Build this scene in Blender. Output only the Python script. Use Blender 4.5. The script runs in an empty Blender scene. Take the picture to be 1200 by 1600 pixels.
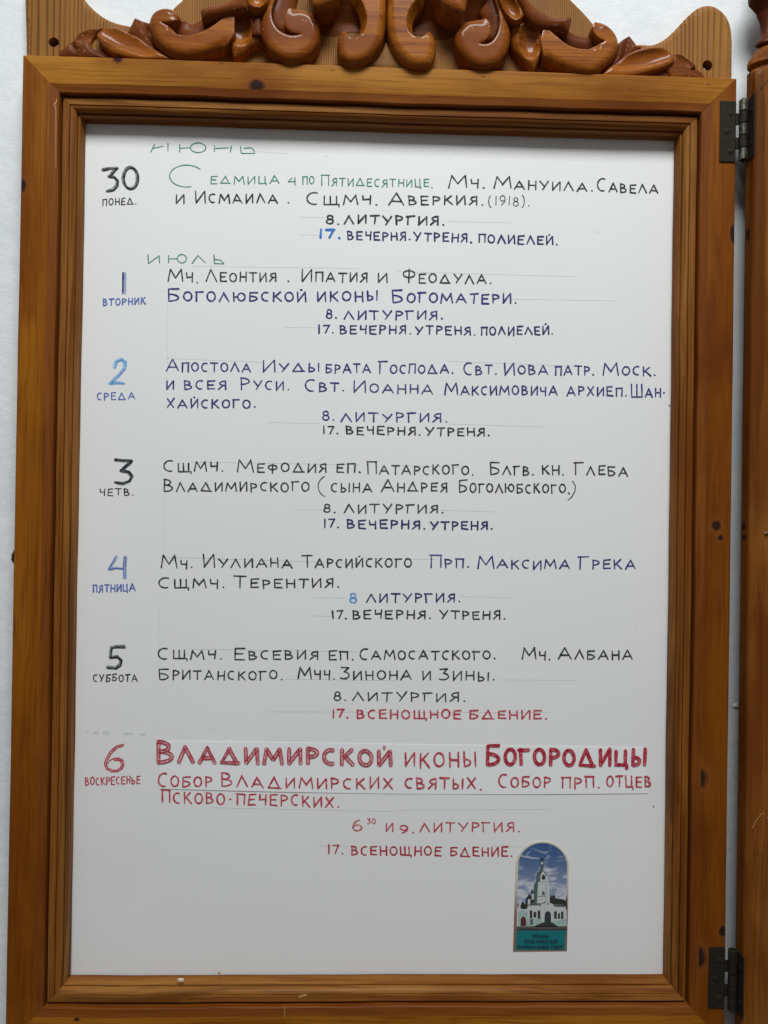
import bpy, math, random
import numpy as np
from mathutils import Matrix, Vector
from mathutils.geometry import delaunay_2d_cdt

random.seed(7)
rng = np.random.RandomState(5)
scene = bpy.context.scene
col = scene.collection

# ------------------------------------------------------------------ camera
CP = np.array([-0.01803192, -0.76191221, 0.03545859])
PITCH, ROLL, YAW = 0.00551008, -0.0299958, -0.01552373
def _rot(a, b, c):
    ca, sa = math.cos(a), math.sin(a); cb, sb = math.cos(b), math.sin(b); cc, sc = math.cos(c), math.sin(c)
    Rx = np.array([[1,0,0],[0,ca,-sa],[0,sa,ca]]); Rz = np.array([[cb,-sb,0],[sb,cb,0],[0,0,1]]); Ry = np.array([[cc,0,sc],[0,1,0],[-sc,0,cc]])
    return Rz @ Rx @ Ry
CR = _rot(PITCH, ROLL, YAW)
cam_data = bpy.data.cameras.new("camera")
cam = bpy.data.objects.new("camera", cam_data); col.objects.link(cam)
cam_data.sensor_fit = 'HORIZONTAL'; cam_data.sensor_width = 36.0; cam_data.lens = 36.0
cam_data.clip_start = 0.01; cam_data.clip_end = 50
r_, f_, u_ = CR[:,0], CR[:,1], CR[:,2]
cam.matrix_world = Matrix(((r_[0],u_[0],-f_[0],CP[0]),(r_[1],u_[1],-f_[1],CP[1]),(r_[2],u_[2],-f_[2],CP[2]),(0,0,0,1)))
scene.camera = cam

# ------------------------------------------------------------------ light
world = bpy.data.worlds.new("World"); scene.world = world; world.use_nodes = True
wn = world.node_tree.nodes; wl = world.node_tree.links
bg = wn["Background"]
tc = wn.new("ShaderNodeTexCoord"); sp = wn.new("ShaderNodeSeparateXYZ"); mr = wn.new("ShaderNodeMapRange"); mx = wn.new("ShaderNodeMix"); mx.data_type = 'RGBA'
wl.new(tc.outputs["Generated"], sp.inputs[0]); wl.new(sp.outputs[2], mr.inputs[0])
mr.inputs[1].default_value = -0.8; mr.inputs[2].default_value = 0.8
wl.new(mr.outputs[0], mx.inputs[0])
mx.inputs[6].default_value = (0.40, 0.31, 0.24, 1); mx.inputs[7].default_value = (0.80, 0.92, 1.0, 1)
wl.new(mx.outputs[2], bg.inputs[0]); bg.inputs[1].default_value = 0.27

def area(name, loc, target, sx, sy, power, colr):
    d = bpy.data.lights.new(name, 'AREA'); d.shape = 'RECTANGLE'; d.size = sx; d.size_y = sy; d.energy = power; d.color = colr
    o = bpy.data.objects.new(name, d); col.objects.link(o); o.location = loc
    o.rotation_euler = (Vector(target) - Vector(loc)).to_track_quat('-Z', 'Y').to_euler(); return o
area("window_light", (0.08, -1.38, 1.90), (0.0, 0.0, 0.15), 1.15, 0.66, 53.0, (0.935, 0.968, 0.975))
scene.view_settings.view_transform = 'Standard'; scene.view_settings.look = 'None'
scene.view_settings.exposure = 0.0; scene.view_settings.gamma = 1.0

# ------------------------------------------------------------------ helpers
def at(px, py, Y):
    """point of the plane y = Y that the photograph shows at (px, py)"""
    d = CR @ np.array([(px-600)/1200.0, 1.0, -(py-800)/1200.0])
    return CP + d * ((Y-CP[1])/d[1])

def wloc(o):
    v = Vector((0,0,0))
    while o is not None:
        v = v + o.location; o = o.parent
    return v
def link(name, me, mat, parent):
    o = bpy.data.objects.new(name, me); col.objects.link(o)
    if mat is not None:
        for m in (mat if isinstance(mat, (list, tuple)) else [mat]): me.materials.append(m)
    if parent is not None: o.parent = parent
    return o
def mesh(name, verts, faces, mat, parent=None, smooth=True, ang=35, midx=None):
    off = wloc(parent) if parent is not None else Vector((0,0,0))
    me = bpy.data.meshes.new(name)
    me.from_pydata([(v[0]-off[0], v[1]-off[1], v[2]-off[2]) for v in verts], [], [tuple(f) for f in faces])
    me.validate(); me.update()
    if midx is not None and len(midx) == len(me.polygons): me.polygons.foreach_set("material_index", midx)
    if smooth:
        me.polygons.foreach_set("use_smooth", [True]*len(me.polygons))
        me.set_sharp_from_angle(angle=math.radians(ang))
    return link(name, me, mat, parent)
def thing(name, label, cat, loc, group=None):
    o = bpy.data.objects.new(name, None); col.objects.link(o); o.location = loc; o.empty_display_size = 0.02
    o['label'] = label; o['category'] = cat
    if group: o['group'] = group
    return o
def box(x0, x1, y0, y1, z0, z1, b=0.0):
    """box with chamfered edges, as verts / faces"""
    v = []; f = []
    if b <= 0:
        v = [(x,y,z) for x in (x0,x1) for y in (y0,y1) for z in (z0,z1)]
        f = [(0,1,3,2),(4,6,7,5),(0,4,5,1),(2,3,7,6),(0,2,6,4),(1,5,7,3)]
        return v, f
    import bmesh
    bm = bmesh.new(); vs = [bm.verts.new((x,y,z)) for x in (x0,x1) for y in (y0,y1) for z in (z0,z1)]
    for q in [(0,1,3,2),(4,6,7,5),(0,4,5,1),(2,3,7,6),(0,2,6,4),(1,5,7,3)]: bm.faces.new([vs[i] for i in q])
    bmesh.ops.recalc_face_normals(bm, faces=bm.faces)
    bmesh.ops.bevel(bm, geom=list(bm.edges), offset=b, segments=2, profile=0.5, affect='EDGES')
    bm.verts.index_update()
    v = [tuple(q.co) for q in bm.verts]; f = [tuple(q.index for q in fc.verts) for fc in bm.faces]; bm.free(); return v, f

# ------------------------------------------------------------------ materials
class NT:
    def __init__(s, name):
        s.m = bpy.data.materials.new(name); s.m.use_nodes = True
        s.n = s.m.node_tree.nodes; s.l = s.m.node_tree.links; s.b = s.n["Principled BSDF"]
    def add(s, t, **k):
        x = s.n.new(t)
        for a, v in k.items(): setattr(x, a, v)
        return x
    def set(s, sock, v):
        if hasattr(v, 'is_output') or isinstance(v, bpy.types.NodeSocket): s.l.new(v, sock)
        elif v is not None: sock.default_value = v
    def math(s, op, a, b=None, c=None, clamp=False):
        x = s.add("ShaderNodeMath", operation=op); x.use_clamp = clamp
        s.set(x.inputs[0], a)
        if b is not None: s.set(x.inputs[1], b)
        if c is not None: s.set(x.inputs[2], c)
        return x.outputs[0]
    def mix(s, f, a, b, blend='MIX'):
        x = s.add("ShaderNodeMix", data_type='RGBA', blend_type=blend)
        s.set(x.inputs[0], f); s.set(x.inputs[6], a); s.set(x.inputs[7], b); return x.outputs[2]
    def ramp(s, v, a, b, lo=0.0, hi=1.0, smooth=True):
        x = s.add("ShaderNodeMapRange"); x.interpolation_type = 'SMOOTHSTEP' if smooth else 'LINEAR'
        s.set(x.inputs[0], v); x.inputs[1].default_value = a; x.inputs[2].default_value = b; x.inputs[3].default_value = lo; x.inputs[4].default_value = hi
        return x.outputs[0]
    def noise(s, vec, scale, detail=2.0, rough=0.5, dist=0.0):
        x = s.add("ShaderNodeTexNoise"); s.l.new(vec, x.inputs["Vector"])
        x.inputs["Scale"].default_value = scale; x.inputs["Detail"].default_value = detail; x.inputs["Roughness"].default_value = rough; x.inputs["Distortion"].default_value = dist
        return x.outputs["Fac"]
    def obj(s): return s.add("ShaderNodeTexCoord").outputs["Object"]
    def rnd(s): return s.add("ShaderNodeObjectInfo").outputs["Random"]
    def mapping(s, vec, scale=(1,1,1), loc=(0,0,0)):
        x = s.add("ShaderNodeMapping"); s.l.new(vec, x.inputs[0]); x.inputs[3].default_value = scale; x.inputs[1].default_value = loc; return x.outputs[0]
    def shift(s, vec):
        c = s.add("ShaderNodeCombineXYZ"); r = s.rnd()
        for i, k in enumerate((13.7, 5.1, 9.3)): s.l.new(s.math('MULTIPLY', r, k), c.inputs[i])
        x = s.add("ShaderNodeVectorMath", operation='ADD'); s.l.new(vec, x.inputs[0]); s.l.new(c.outputs[0], x.inputs[1]); return x.outputs[0]
    def bump(s, h, strength, dist=0.001):
        x = s.add("ShaderNodeBump"); s.l.new(h, x.inputs["Height"]); x.inputs["Strength"].default_value = strength; x.inputs["Distance"].default_value = dist
        s.l.new(x.outputs[0], s.b.inputs["Normal"])

def c4(c): return (c[0], c[1], c[2], 1.0)

def wood(name, axis, light, mid, dark, knots=(), band=26.0, fibre=0.62, coat=0.05, rough=0.48, ring=0.0, spec=0.07, dust=0.0, crough=0.20, tool=0.0):
    """varnished pine; axis = grain direction, knots = (x, z, rx, rz) in the object's own coordinates"""
    t = NT(name); o = t.obj(); v = t.shift(o)
    a = {'x':0,'y':1,'z':2}[axis]
    def st(al, ac): q = [ac]*3; q[a] = al; return tuple(q)
    warp = t.noise(t.mapping(v, st(2.5, 14)), 1.0, 3)
    vv = t.add("ShaderNodeVectorMath", operation='MULTIPLY_ADD')
    t.l.new(warp, vv.inputs[0]); vv.inputs[1].default_value = (0.03,0.03,0.03); t.l.new(v, vv.inputs[2]); vv = vv.outputs[0]
    broad = t.noise(t.mapping(vv, st(1.6, band)), 1.0, 3, 0.55)
    fine = t.noise(t.mapping(vv, st(9, 420)), 1.0, 3, 0.6)
    blot = t.noise(t.mapping(v, st(5.0, 15.0)), 1.0, 4, 0.6, 0.4)
    c = t.mix(t.ramp(broad, 0.36, 0.64), c4(mid), c4(light))
    c = t.mix(t.math('MULTIPLY', t.ramp(fine, 0.46, 0.70), fibre), c, c4(dark))
    if ring > 0:
        rr = t.noise(t.mapping(vv, st(1.2, 95)), 1.0, 2, 0.5)
        c = t.mix(t.math('MULTIPLY', t.ramp(rr, 0.5, 0.66), ring), c, c4(dark))
    c = t.mix(t.ramp(blot, 0.42, 0.72, 0.0, 0.8), c, c4([0.62*mid[0], 0.48*mid[1], 0.40*mid[2]]))
    sep = t.add("ShaderNodeSeparateXYZ"); t.l.new(o, sep.inputs[0])
    kn = t.noise(o, 160.0, 2)
    for q in knots:
        kx, kz, rx, rz = q[:4]
        dx = t.math('DIVIDE', t.math('SUBTRACT', sep.outputs[0], kx), rx)
        dz = t.math('DIVIDE', t.math('SUBTRACT', sep.outputs[2], kz), rz)
        sq = t.math('ADD', t.math('MULTIPLY', dx, dx), t.math('MULTIPLY', dz, dz))
        if len(q) > 4:
            dy = t.math('DIVIDE', t.math('SUBTRACT', sep.outputs[1], q[4]), q[5]); sq = t.math('ADD', sq, t.math('MULTIPLY', dy, dy))
        d = t.math('SQRT', sq)
        d = t.math('ADD', d, t.math('MULTIPLY', t.math('SUBTRACT', kn, 0.5), 0.5))
        halo = t.ramp(d, 2.3, 0.8)
        c = t.mix(t.math('MULTIPLY', halo, 0.45), c, c4([0.20, 0.055, 0.010]))
        rg = t.math('SINE', t.math('MULTIPLY', d, 16.0))
        c = t.mix(t.math('MULTIPLY', t.math('MULTIPLY', t.ramp(d, 1.7, 1.1), t.ramp(rg, 0.0, 1.0)), 0.15), c, c4([0.42,0.16,0.045]))
        c = t.mix(t.ramp(d, 1.22, 0.55), c, c4([0.028, 0.012, 0.009]))
    if dust > 0:
        geo = t.add("ShaderNodeNewGeometry"); sz = t.add("ShaderNodeSeparateXYZ"); t.l.new(geo.outputs["Normal"], sz.inputs[0])
        dn = t.noise(o, 300.0, 3, 0.7)
        c = t.mix(t.math('MULTIPLY', t.math('MULTIPLY', t.ramp(sz.outputs[2], 0.45, 0.95), t.ramp(dn, 0.35, 0.6)), dust), c, (0.30, 0.27, 0.24, 1))
        fl = t.add("ShaderNodeTexVoronoi"); t.l.new(o, fl.inputs["Vector"]); fl.inputs["Scale"].default_value = 210.0
        c = t.mix(t.math('MULTIPLY', t.math('LESS_THAN', fl.outputs["Distance"], 0.085), t.math('GREATER_THAN', t.noise(o, 22.0, 1), 0.60)), c, (0.62, 0.58, 0.52, 1))
    t.l.new(c, t.b.inputs["Base Color"])
    t.l.new(t.ramp(blot, 0.3, 0.7, rough-0.06, rough+0.10), t.b.inputs["Roughness"])
    t.b.inputs["Coat Weight"].default_value = coat; t.b.inputs["Coat Roughness"].default_value = crough
    t.b.inputs["Specular IOR Level"].default_value = spec
    hh = fine
    if tool > 0:   # shallow gouge marks left by the carver
        tl_ = t.noise(o, 130.0, 2, 0.5, 0.5); hh = t.math('ADD', t.math('MULTIPLY', fine, 0.3), t.math('MULTIPLY', tl_, 2.2*tool))
    t.bump(hh, 0.22, 0.0009 if tool > 0 else 0.0006)
    return t.m

def striped_pine(name):
    """quarter sawn pine of the crest board, upright dark growth lines closing up towards the middle"""
    t = NT(name); o = t.obj(); sep = t.add("ShaderNodeSeparateXYZ"); t.l.new(o, sep.inputs[0])
    x = sep.outputs[0]
    n1 = t.noise(t.mapping(o, (40,1,3)), 1.0, 3)
    n0 = t.noise(t.mapping(o, (14,1,1.5)), 1.0, 2)
    ax = t.math('ABSOLUTE', x)
    # phase grows faster nearer the middle
    ph = t.math('ADD', t.math('MULTIPLY', x, 1500.0), t.math('MULTIPLY', t.math('MULTIPLY', x, x), 0.0))
    k = t.ramp(ax, 0.20, 0.34, 2900.0, 1500.0, smooth=False)
    ph = t.math('MULTIPLY', t.math('SUBTRACT', ax, 0.26), k)
    ph = t.math('ADD', ph, t.math('MULTIPLY', n1, 8.0)); ph = t.math('ADD', ph, t.math('MULTIPLY', n0, 5.0))
    s = t.math('SINE', ph)
    fine = t.noise(t.mapping(o, (600,600,9)), 1.0, 3)
    blot = t.noise(o, 14.0, 3)
    c = t.mix(t.ramp(n0, 0.3, 0.7), (0.25,0.105,0.020,1), (0.37,0.170,0.036,1))
    c = t.mix(t.math('MULTIPLY', t.ramp(s, 0.1, 0.95, 0.0, 0.78), t.ramp(t.noise(t.mapping(o, (55,1,4)), 1.0, 3), 0.30, 0.62, 0.35, 1.0)), c, (0.075,0.022,0.005,1))
    c = t.mix(t.math('MULTIPLY', t.ramp(fine, 0.45, 0.75), 0.35), c, (0.16,0.06,0.015,1))
    c = t.mix(t.ramp(blot, 0.45, 0.8, 0.0, 0.45), c, (0.20,0.075,0.022,1))
    t.l.new(c, t.b.inputs["Base Color"]); t.b.inputs["Roughness"].default_value = 0.55; t.b.inputs["Specular IOR Level"].default_value = 0.12
    t.bump(s, 0.12, 0.0006)
    return t.m

def plain(name, c, rough=0.6, metal=0.0, spec=0.4, nscale=0, c2=None, coat=0.0):
    t = NT(name)
    if nscale:
        n = t.noise(t.obj(), nscale, 4, 0.6); t.l.new(t.mix(t.ramp(n, 0.35, 0.65), c4(c), c4(c2)), t.b.inputs["Base Color"])
        t.bump(n, 0.15, 0.0005)
    else: t.b.inputs["Base Color"].default_value = c4(c)
    t.b.inputs["Roughness"].default_value = rough; t.b.inputs["Metallic"].default_value = metal; t.b.inputs["Specular IOR Level"].default_value = spec
    t.b.inputs["Coat Weight"].default_value = coat
    return t.m

def ink(name, c, c2, s=300.0, lo=0.38, hi=0.72):
    t = NT(name); n = t.noise(t.obj(), s, 3, 0.6)
    t.l.new(t.mix(t.ramp(n, lo, hi), c4(c), c4(c2)), t.b.inputs["Base Color"])
    t.b.inputs["Roughness"].default_value = 0.65; t.b.inputs["Specular IOR Level"].default_value = 0.15
    return t.m

# ------------------------------------------------------------------ wall
XL, XR, ZT, ZB = -0.3455, 0.3420, 0.4680, -0.4685
WALLY = 0.003
t = NT("painted_plaster"); o = t.obj()
n1 = t.noise(o, 95, 4, 0.55); n2 = t.noise(o, 18, 3); n3 = t.noise(o, 420, 2)
h = t.math('ADD', t.math('MULTIPLY', n1, 0.8), t.math('ADD', t.math('MULTIPLY', n2, 2.2), t.math('MULTIPLY', n3, 0.25)))
t.l.new(t.mix(t.ramp(n2, 0.3, 0.7), (0.73,0.76,0.77,1), (0.79,0.81,0.82,1)), t.b.inputs["Base Color"])
t.b.inputs["Roughness"].default_value = 0.7; t.bump(h, 0.40, 0.0020)
WALL = t.m
me = mesh("wall", [(-1.4,WALLY,-1.2),(1.4,WALLY,-1.2),(1.4,WALLY,1.4),(-1.4,WALLY,1.4)], [(0,1,2,3)], WALL, smooth=False)
me['kind'] = 'structure'; me['label'] = 'white painted plaster wall behind the wooden boards'
# a lump of filler on the wall
def blob(name, c, r, sc, mat, parent, n=10, amp=0.2):
    v = []; f = []
    for i in range(n+1):
        th = math.pi*i/n
        for j in range(2*n):
            ph = math.pi*j/n; k = 1 + amp*math.sin(3*ph+i)*math.sin(th)
            v.append((c[0]+r*sc[0]*math.sin(th)*math.cos(ph)*k, c[1]+r*sc[1]*math.cos(th), c[2]+r*sc[2]*math.sin(th)*math.sin(ph)*k))
    for i in range(n):
        for j in range(2*n):
            a = i*2*n+j; b = i*2*n+(j+1)%(2*n); f.append((a, b, b+2*n, a+2*n))
    return mesh(name, v, f, mat, parent)
q = at(1150, 1103, WALLY)
wb = blob("plaster_lump", (q[0], WALLY, q[2]), 0.0035, (1, .5, .8), WALL, me, 6)

# ------------------------------------------------------------------ board with its frame
ROOT = (-0.0017, 0.0, ZB)
board = thing("notice_board", "varnished pine notice board with mitred frame and carved scroll crest, holding the poster", "notice board", ROOT)
def kn(*l):  # knots given where the photograph shows them, as own coordinates of the board
    out = []
    for (px, py, rx, ry) in l:
        q = at(px, py, -0.026); out.append((q[0]-ROOT[0], q[2]-ROOT[2], rx/1620.0, ry/1620.0))
    return out
P_L, P_M, P_D = (0.31,0.108,0.007), (0.225,0.066,0.004), (0.11,0.026,0.003)
Q_L, Q_M = (0.245,0.076,0.005), (0.180,0.048,0.003)
M_top = wood("pine_top_rail", 'x', (0.40,0.170,0.023), (0.30,0.105,0.011), (0.18,0.052,0.005), kn((401,134,13,11),(184,92,8,7)), band=16)
M_left = wood("pine_left_stile", 'z', P_L, P_M, P_D, kn((36,290,5,11),(66,1444,4,6)), band=22)
M_right = wood("pine_right_stile", 'z', Q_L, Q_M, P_D, kn((1119,821,8,9),(1126,840,5,5),(1091,1216,15,17),(1129,1455,7,9),(1091,1496,13,19),(1145,365,5,16)), band=24)
M_bot = wood("pine_bottom_rail", 'x', (0.35,0.130,0.011), P_M, P_D, kn((120,1593,5,3)), band=20)
CH_L, CH_M, CH_D = (0.235,0.074,0.012), (0.180,0.050,0.007), (0.10,0.024,0.004)
M_ch = {a: wood("pine_stained_edge_"+a, a, CH_L, CH_M, CH_D, band=30) for a in 'xz'}
IN_L, IN_M, IN_D = (0.31,0.130,0.028), (0.22,0.074,0.012), (0.095,0.025,0.005)
M_in = {a: wood("pine_moulding_"+a, a, IN_L, IN_M, IN_D, band=90, ring=0.7) for a in 'xz'}
M_stripe = striped_pine("pine_crest_board")
M_carve = wood("carved_lime_wood", 'x', (0.35,0.112,0.012), (0.24,0.063,0.006), (0.11,0.022,0.003), band=80, fibre=0.6, coat=0.28, rough=0.42, dust=0.8, spec=0.06, crough=0.13, tool=0.5)
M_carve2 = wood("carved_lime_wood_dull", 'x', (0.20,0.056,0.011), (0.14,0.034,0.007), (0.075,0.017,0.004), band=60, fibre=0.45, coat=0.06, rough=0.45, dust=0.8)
M_dark = plain("dark_backing", (0.05,0.022,0.010), 0.8)
M_chip = plain("pale_chip", (0.75,0.68,0.58), 0.7)

# profiles: (u inwards from the outer edge, h above the paper, material slot)
OUT = [(0.0,-0.012),(0.0,0.0240),(0.0004,0.0252),(0.0014,0.0260),(0.0252,0.0262),(0.0262,0.0259),(0.0335,0.0249),(0.0343,0.0242),(0.0345,0.0230),(0.0345,-0.004)]
OUTM = [0,0,0,0,0,1,1,1,1]
INN = [(0.0360,-0.003),(0.0360,0.0190),(0.0364,0.0200),(0.0372,0.0204),(0.0426,0.0202),(0.0431,0.0178),(0.0436,0.0196),(0.0450,0.0192),(0.0466,0.0181),(0.0478,0.0160),(0.0482,0.0140),(0.0486,0.0122),(0.0492,0.0140),(0.0500,0.0137),(0.0505,0.0126),(0.0513,0.0010)]
def member(name, side, prof, mats, pm, gap=0.00015, nseg=70, wob=0.0004, dx=(0,0,0,0)):
    v = []; f = []; mi = []
    n = len(prof)
    for i in range(nseg+1):
        s = i/nseg
        w = wob*(math.sin(s*9.0+hash(side)%7)+0.6*math.sin(s*23.0+1.3)+0.5*math.sin(s*51))
        for (u, h) in prof:
            uu = u + (w if u > 0.02 else w*0.3)
            if side in 'LR':
                z = (ZB+u+gap) + s*((ZT-u-gap)-(ZB+u+gap)); x = XL+uu if side == 'L' else XR-uu
            else:
                x = (XL+u+gap) + s*((XR-u-gap)-(XL+u+gap)); z = ZT-uu if side == 'T' else ZB+uu
            v.append((x, -h, z))
    for i in range(nseg):
        for j in range(n-1):
            a = i*n+j; q = (a, a+1, a+n+1, a+n)
            if side in 'LB': q = q[::-1]
            if side in 'LR': q = q[::-1]
            f.append(q); mi.append(pm[j] if pm else 0)
    f.append(tuple(range(n))); mi.append(0); f.append(tuple(range(nseg*n, nseg*n+n))[::-1]); mi.append(0)
    import bmesh
    o = mesh(name, v, f, mats, board, ang=28, midx=mi)
    bm = bmesh.new(); bm.from_mesh(o.data); bmesh.ops.recalc_face_normals(bm, faces=bm.faces); bm.to_mesh(o.data); bm.free()
    o.data.set_sharp_from_angle(angle=math.radians(28))
    return o
member("frame_rail", 'T', OUT, [M_top, M_ch['x']], OUTM)
member("frame_rail", 'B', OUT, [M_bot, M_ch['x']], OUTM)
member("frame_stile", 'L', OUT, [M_left, M_ch['z']], OUTM)
fr = member("frame_stile", 'R', OUT, [M_right, M_ch['z']], OUTM)
for s in 'TB': member("inner_moulding", s, INN, [M_in['x']], None, wob=0.0002)
for s in 'LR': member("inner_moulding", s, INN, [M_in['z']], None, wob=0.0002)
v, f = box(XL+0.006, XR-0.006, 0.0019, 0.0027, ZB+0.006, ZT-0.006); mesh("back_panel", v, f, M_dark, board, smooth=False)
# pale worn edge on the left stile near its upper corner, chips on the bottom moulding
def flake(name, pts, Y, th, mat, parent):
    w = [at(a, b, Y) for a, b in pts]; n = len(w)
    v = [(q[0], Y, q[2]) for q in w] + [(q[0], Y+th, q[2]) for q in w]
    f = [tuple(range(n))] + [(i, i+n, (i+1)%n+n, (i+1)%n) for i in range(n)] + [tuple(range(2*n-1, n-1, -1))]
    return mesh(name, v, f, mat, parent, smooth=False)
M_edge = plain("worn_bare_edge", (0.50,0.27,0.11), 0.6)
flake("bare_edge", [(88.4,154),(89.3,155.5),(88.2,161),(85.7,163),(87.7,168),(87.9,200),(87.5,262),(86.9,262),(86.9,205),(86.7,170),(84.6,163),(85.2,160.5),(87.4,159)], -0.0255, 0.0022, M_edge, board)
flake("paint_chip", [(277,1531),(280,1529.5),(286,1530),(287,1532.5),(282,1534)], -0.0166, 0.0012, M_chip, board)
flake("paint_chip", [(340,1520.5),(343,1519),(345,1521),(342,1523)], -0.0118, 0.001, M_edge, board)
flake("scratch", [(465,1558),(472,1555),(480,1554),(479,1556),(468,1559)], -0.0206, 0.0008, M_edge, board)
flake("scratch", [(444,1573),(445,1573),(445.4,1582),(445.8,1590),(444.8,1590),(444.4,1582)], -0.0263, 0.0012, M_edge, board)

M_dent = plain("dent_painted_shadow", (0.10,0.035,0.006), 0.7)  # dark flakes paint the shade inside small dents, no hollows cut
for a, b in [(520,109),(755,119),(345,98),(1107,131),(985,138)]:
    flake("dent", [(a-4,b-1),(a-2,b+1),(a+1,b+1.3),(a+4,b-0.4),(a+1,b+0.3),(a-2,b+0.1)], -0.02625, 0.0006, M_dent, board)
# little dark hook on the outer edge of the left stile
def tube(name, pts, rad, mat, parent, seg=10, closed=False):
    P = [Vector(p) for p in pts]; v = []; f = []; n = len(P)
    for i, p in enumerate(P):
        tng = (P[(i+1) % n if closed else min(i+1, n-1)] - P[(i-1) % n if closed else max(i-1, 0)]).normalized()
        a = tng.cross(Vector((0.13,0.31,0.94))).normalized(); b = tng.cross(a)
        for j in range(seg):
            q = p + (a*math.cos(2*math.pi*j/seg) + b*math.sin(2*math.pi*j/seg))*(rad if not callable(rad) else rad(i/(n-1)))
            v.append(tuple(q))
    for i in range(n if closed else n-1):
        for j in range(seg):
            a = i*seg+j; b = i*seg+(j+1)%seg; k = seg*((i+1) % n) - seg*i
            f.append((a, b, b+k, a+k))
    if not closed: f.append(tuple(range(seg))[::-1]); f.append(tuple(range((n-1)*seg, n*seg)))
    return mesh(name, v, f, mat, parent, ang=50)
M_iron = plain("dark_iron", (0.035,0.028,0.024), 0.42, 0.7, 0.5, 120, (0.06,0.045,0.032))
hk = [at(a, b, -0.012) for a, b in [(30,856),(24,861),(20.5,868),(20,874),(23,878.5),(30,880)]]
tube("hook", [(q[0], -0.012, q[2]) for q in hk], 0.0016, M_iron, board)

# ------------------------------------------------------------------ relief carving
def resample(pts, step, closed=True):
    """pts = (x, z, flag); flag 's' rounded edge, 'c' chamfered edge, uppercase = corner kept sharp"""
    n = len(pts); out = []
    for i in range(n):
        p0, p1, p2, p3 = pts[i-1], pts[i], pts[(i+1) % n], pts[(i+2) % n]
        L = math.hypot(p2[0]-p1[0], p2[1]-p1[1]); k = max(1, int(round(L/step)))
        c1 = p1[2].isupper(); c2 = p2[2].isupper()
        for j in range(k):
            s = j/k
            m1 = ((p2[0]-p0[0])/2, (p2[1]-p0[1])/2); m2 = ((p3[0]-p1[0])/2, (p3[1]-p1[1])/2)
            l0 = math.hypot(p1[0]-p0[0], p1[1]-p0[1])+1e-9; l3 = math.hypot(p3[0]-p2[0], p3[1]-p2[1])+1e-9
            if c1: m1 = (p2[0]-p1[0], p2[1]-p1[1])
            else: g = 2*L/(L+l0); g = min(g, 1.6); m1 = (m1[0]*g, m1[1]*g)
            if c2: m2 = (p2[0]-p1[0], p2[1]-p1[1])
            else: g = 2*L/(L+l3); g = min(g, 1.6); m2 = (m2[0]*g, m2[1]*g)
            h00 = 2*s**3-3*s**2+1; h10 = s**3-2*s**2+s; h01 = -2*s**3+3*s**2; h11 = s**3-s**2
            out.append((h00*p1[0]+h10*m1[0]+h01*p2[0]+h11*m2[0], h00*p1[1]+h10*m1[1]+h01*p2[1]+h11*m2[1], p1[2].lower()))
    return out
def seg_dist(P, A, B):
    d = B-A; L2 = (d**2).sum(1)+1e-18
    best = np.full(len(P), 1e9)
    for a, dd, l in zip(A, d, L2):
        tt = np.clip(((P-a)@dd)/l, 0, 1); q = P-(a+tt[:,None]*dd); best = np.minimum(best, (q**2).sum(1))
    return np.sqrt(best)
def inside(P, poly):
    x, y = P[:,0], P[:,1]; r = np.zeros(len(P), bool); n = len(poly)
    for i in range(n):
        x1, y1 = poly[i-1]; x2, y2 = poly[i]
        if y1 == y2: continue
        c = ((y1 > y) != (y2 > y)) & (x < (x2-x1)*(y-y1)/(y2-y1)+x1); r ^= c
    return r
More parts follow.
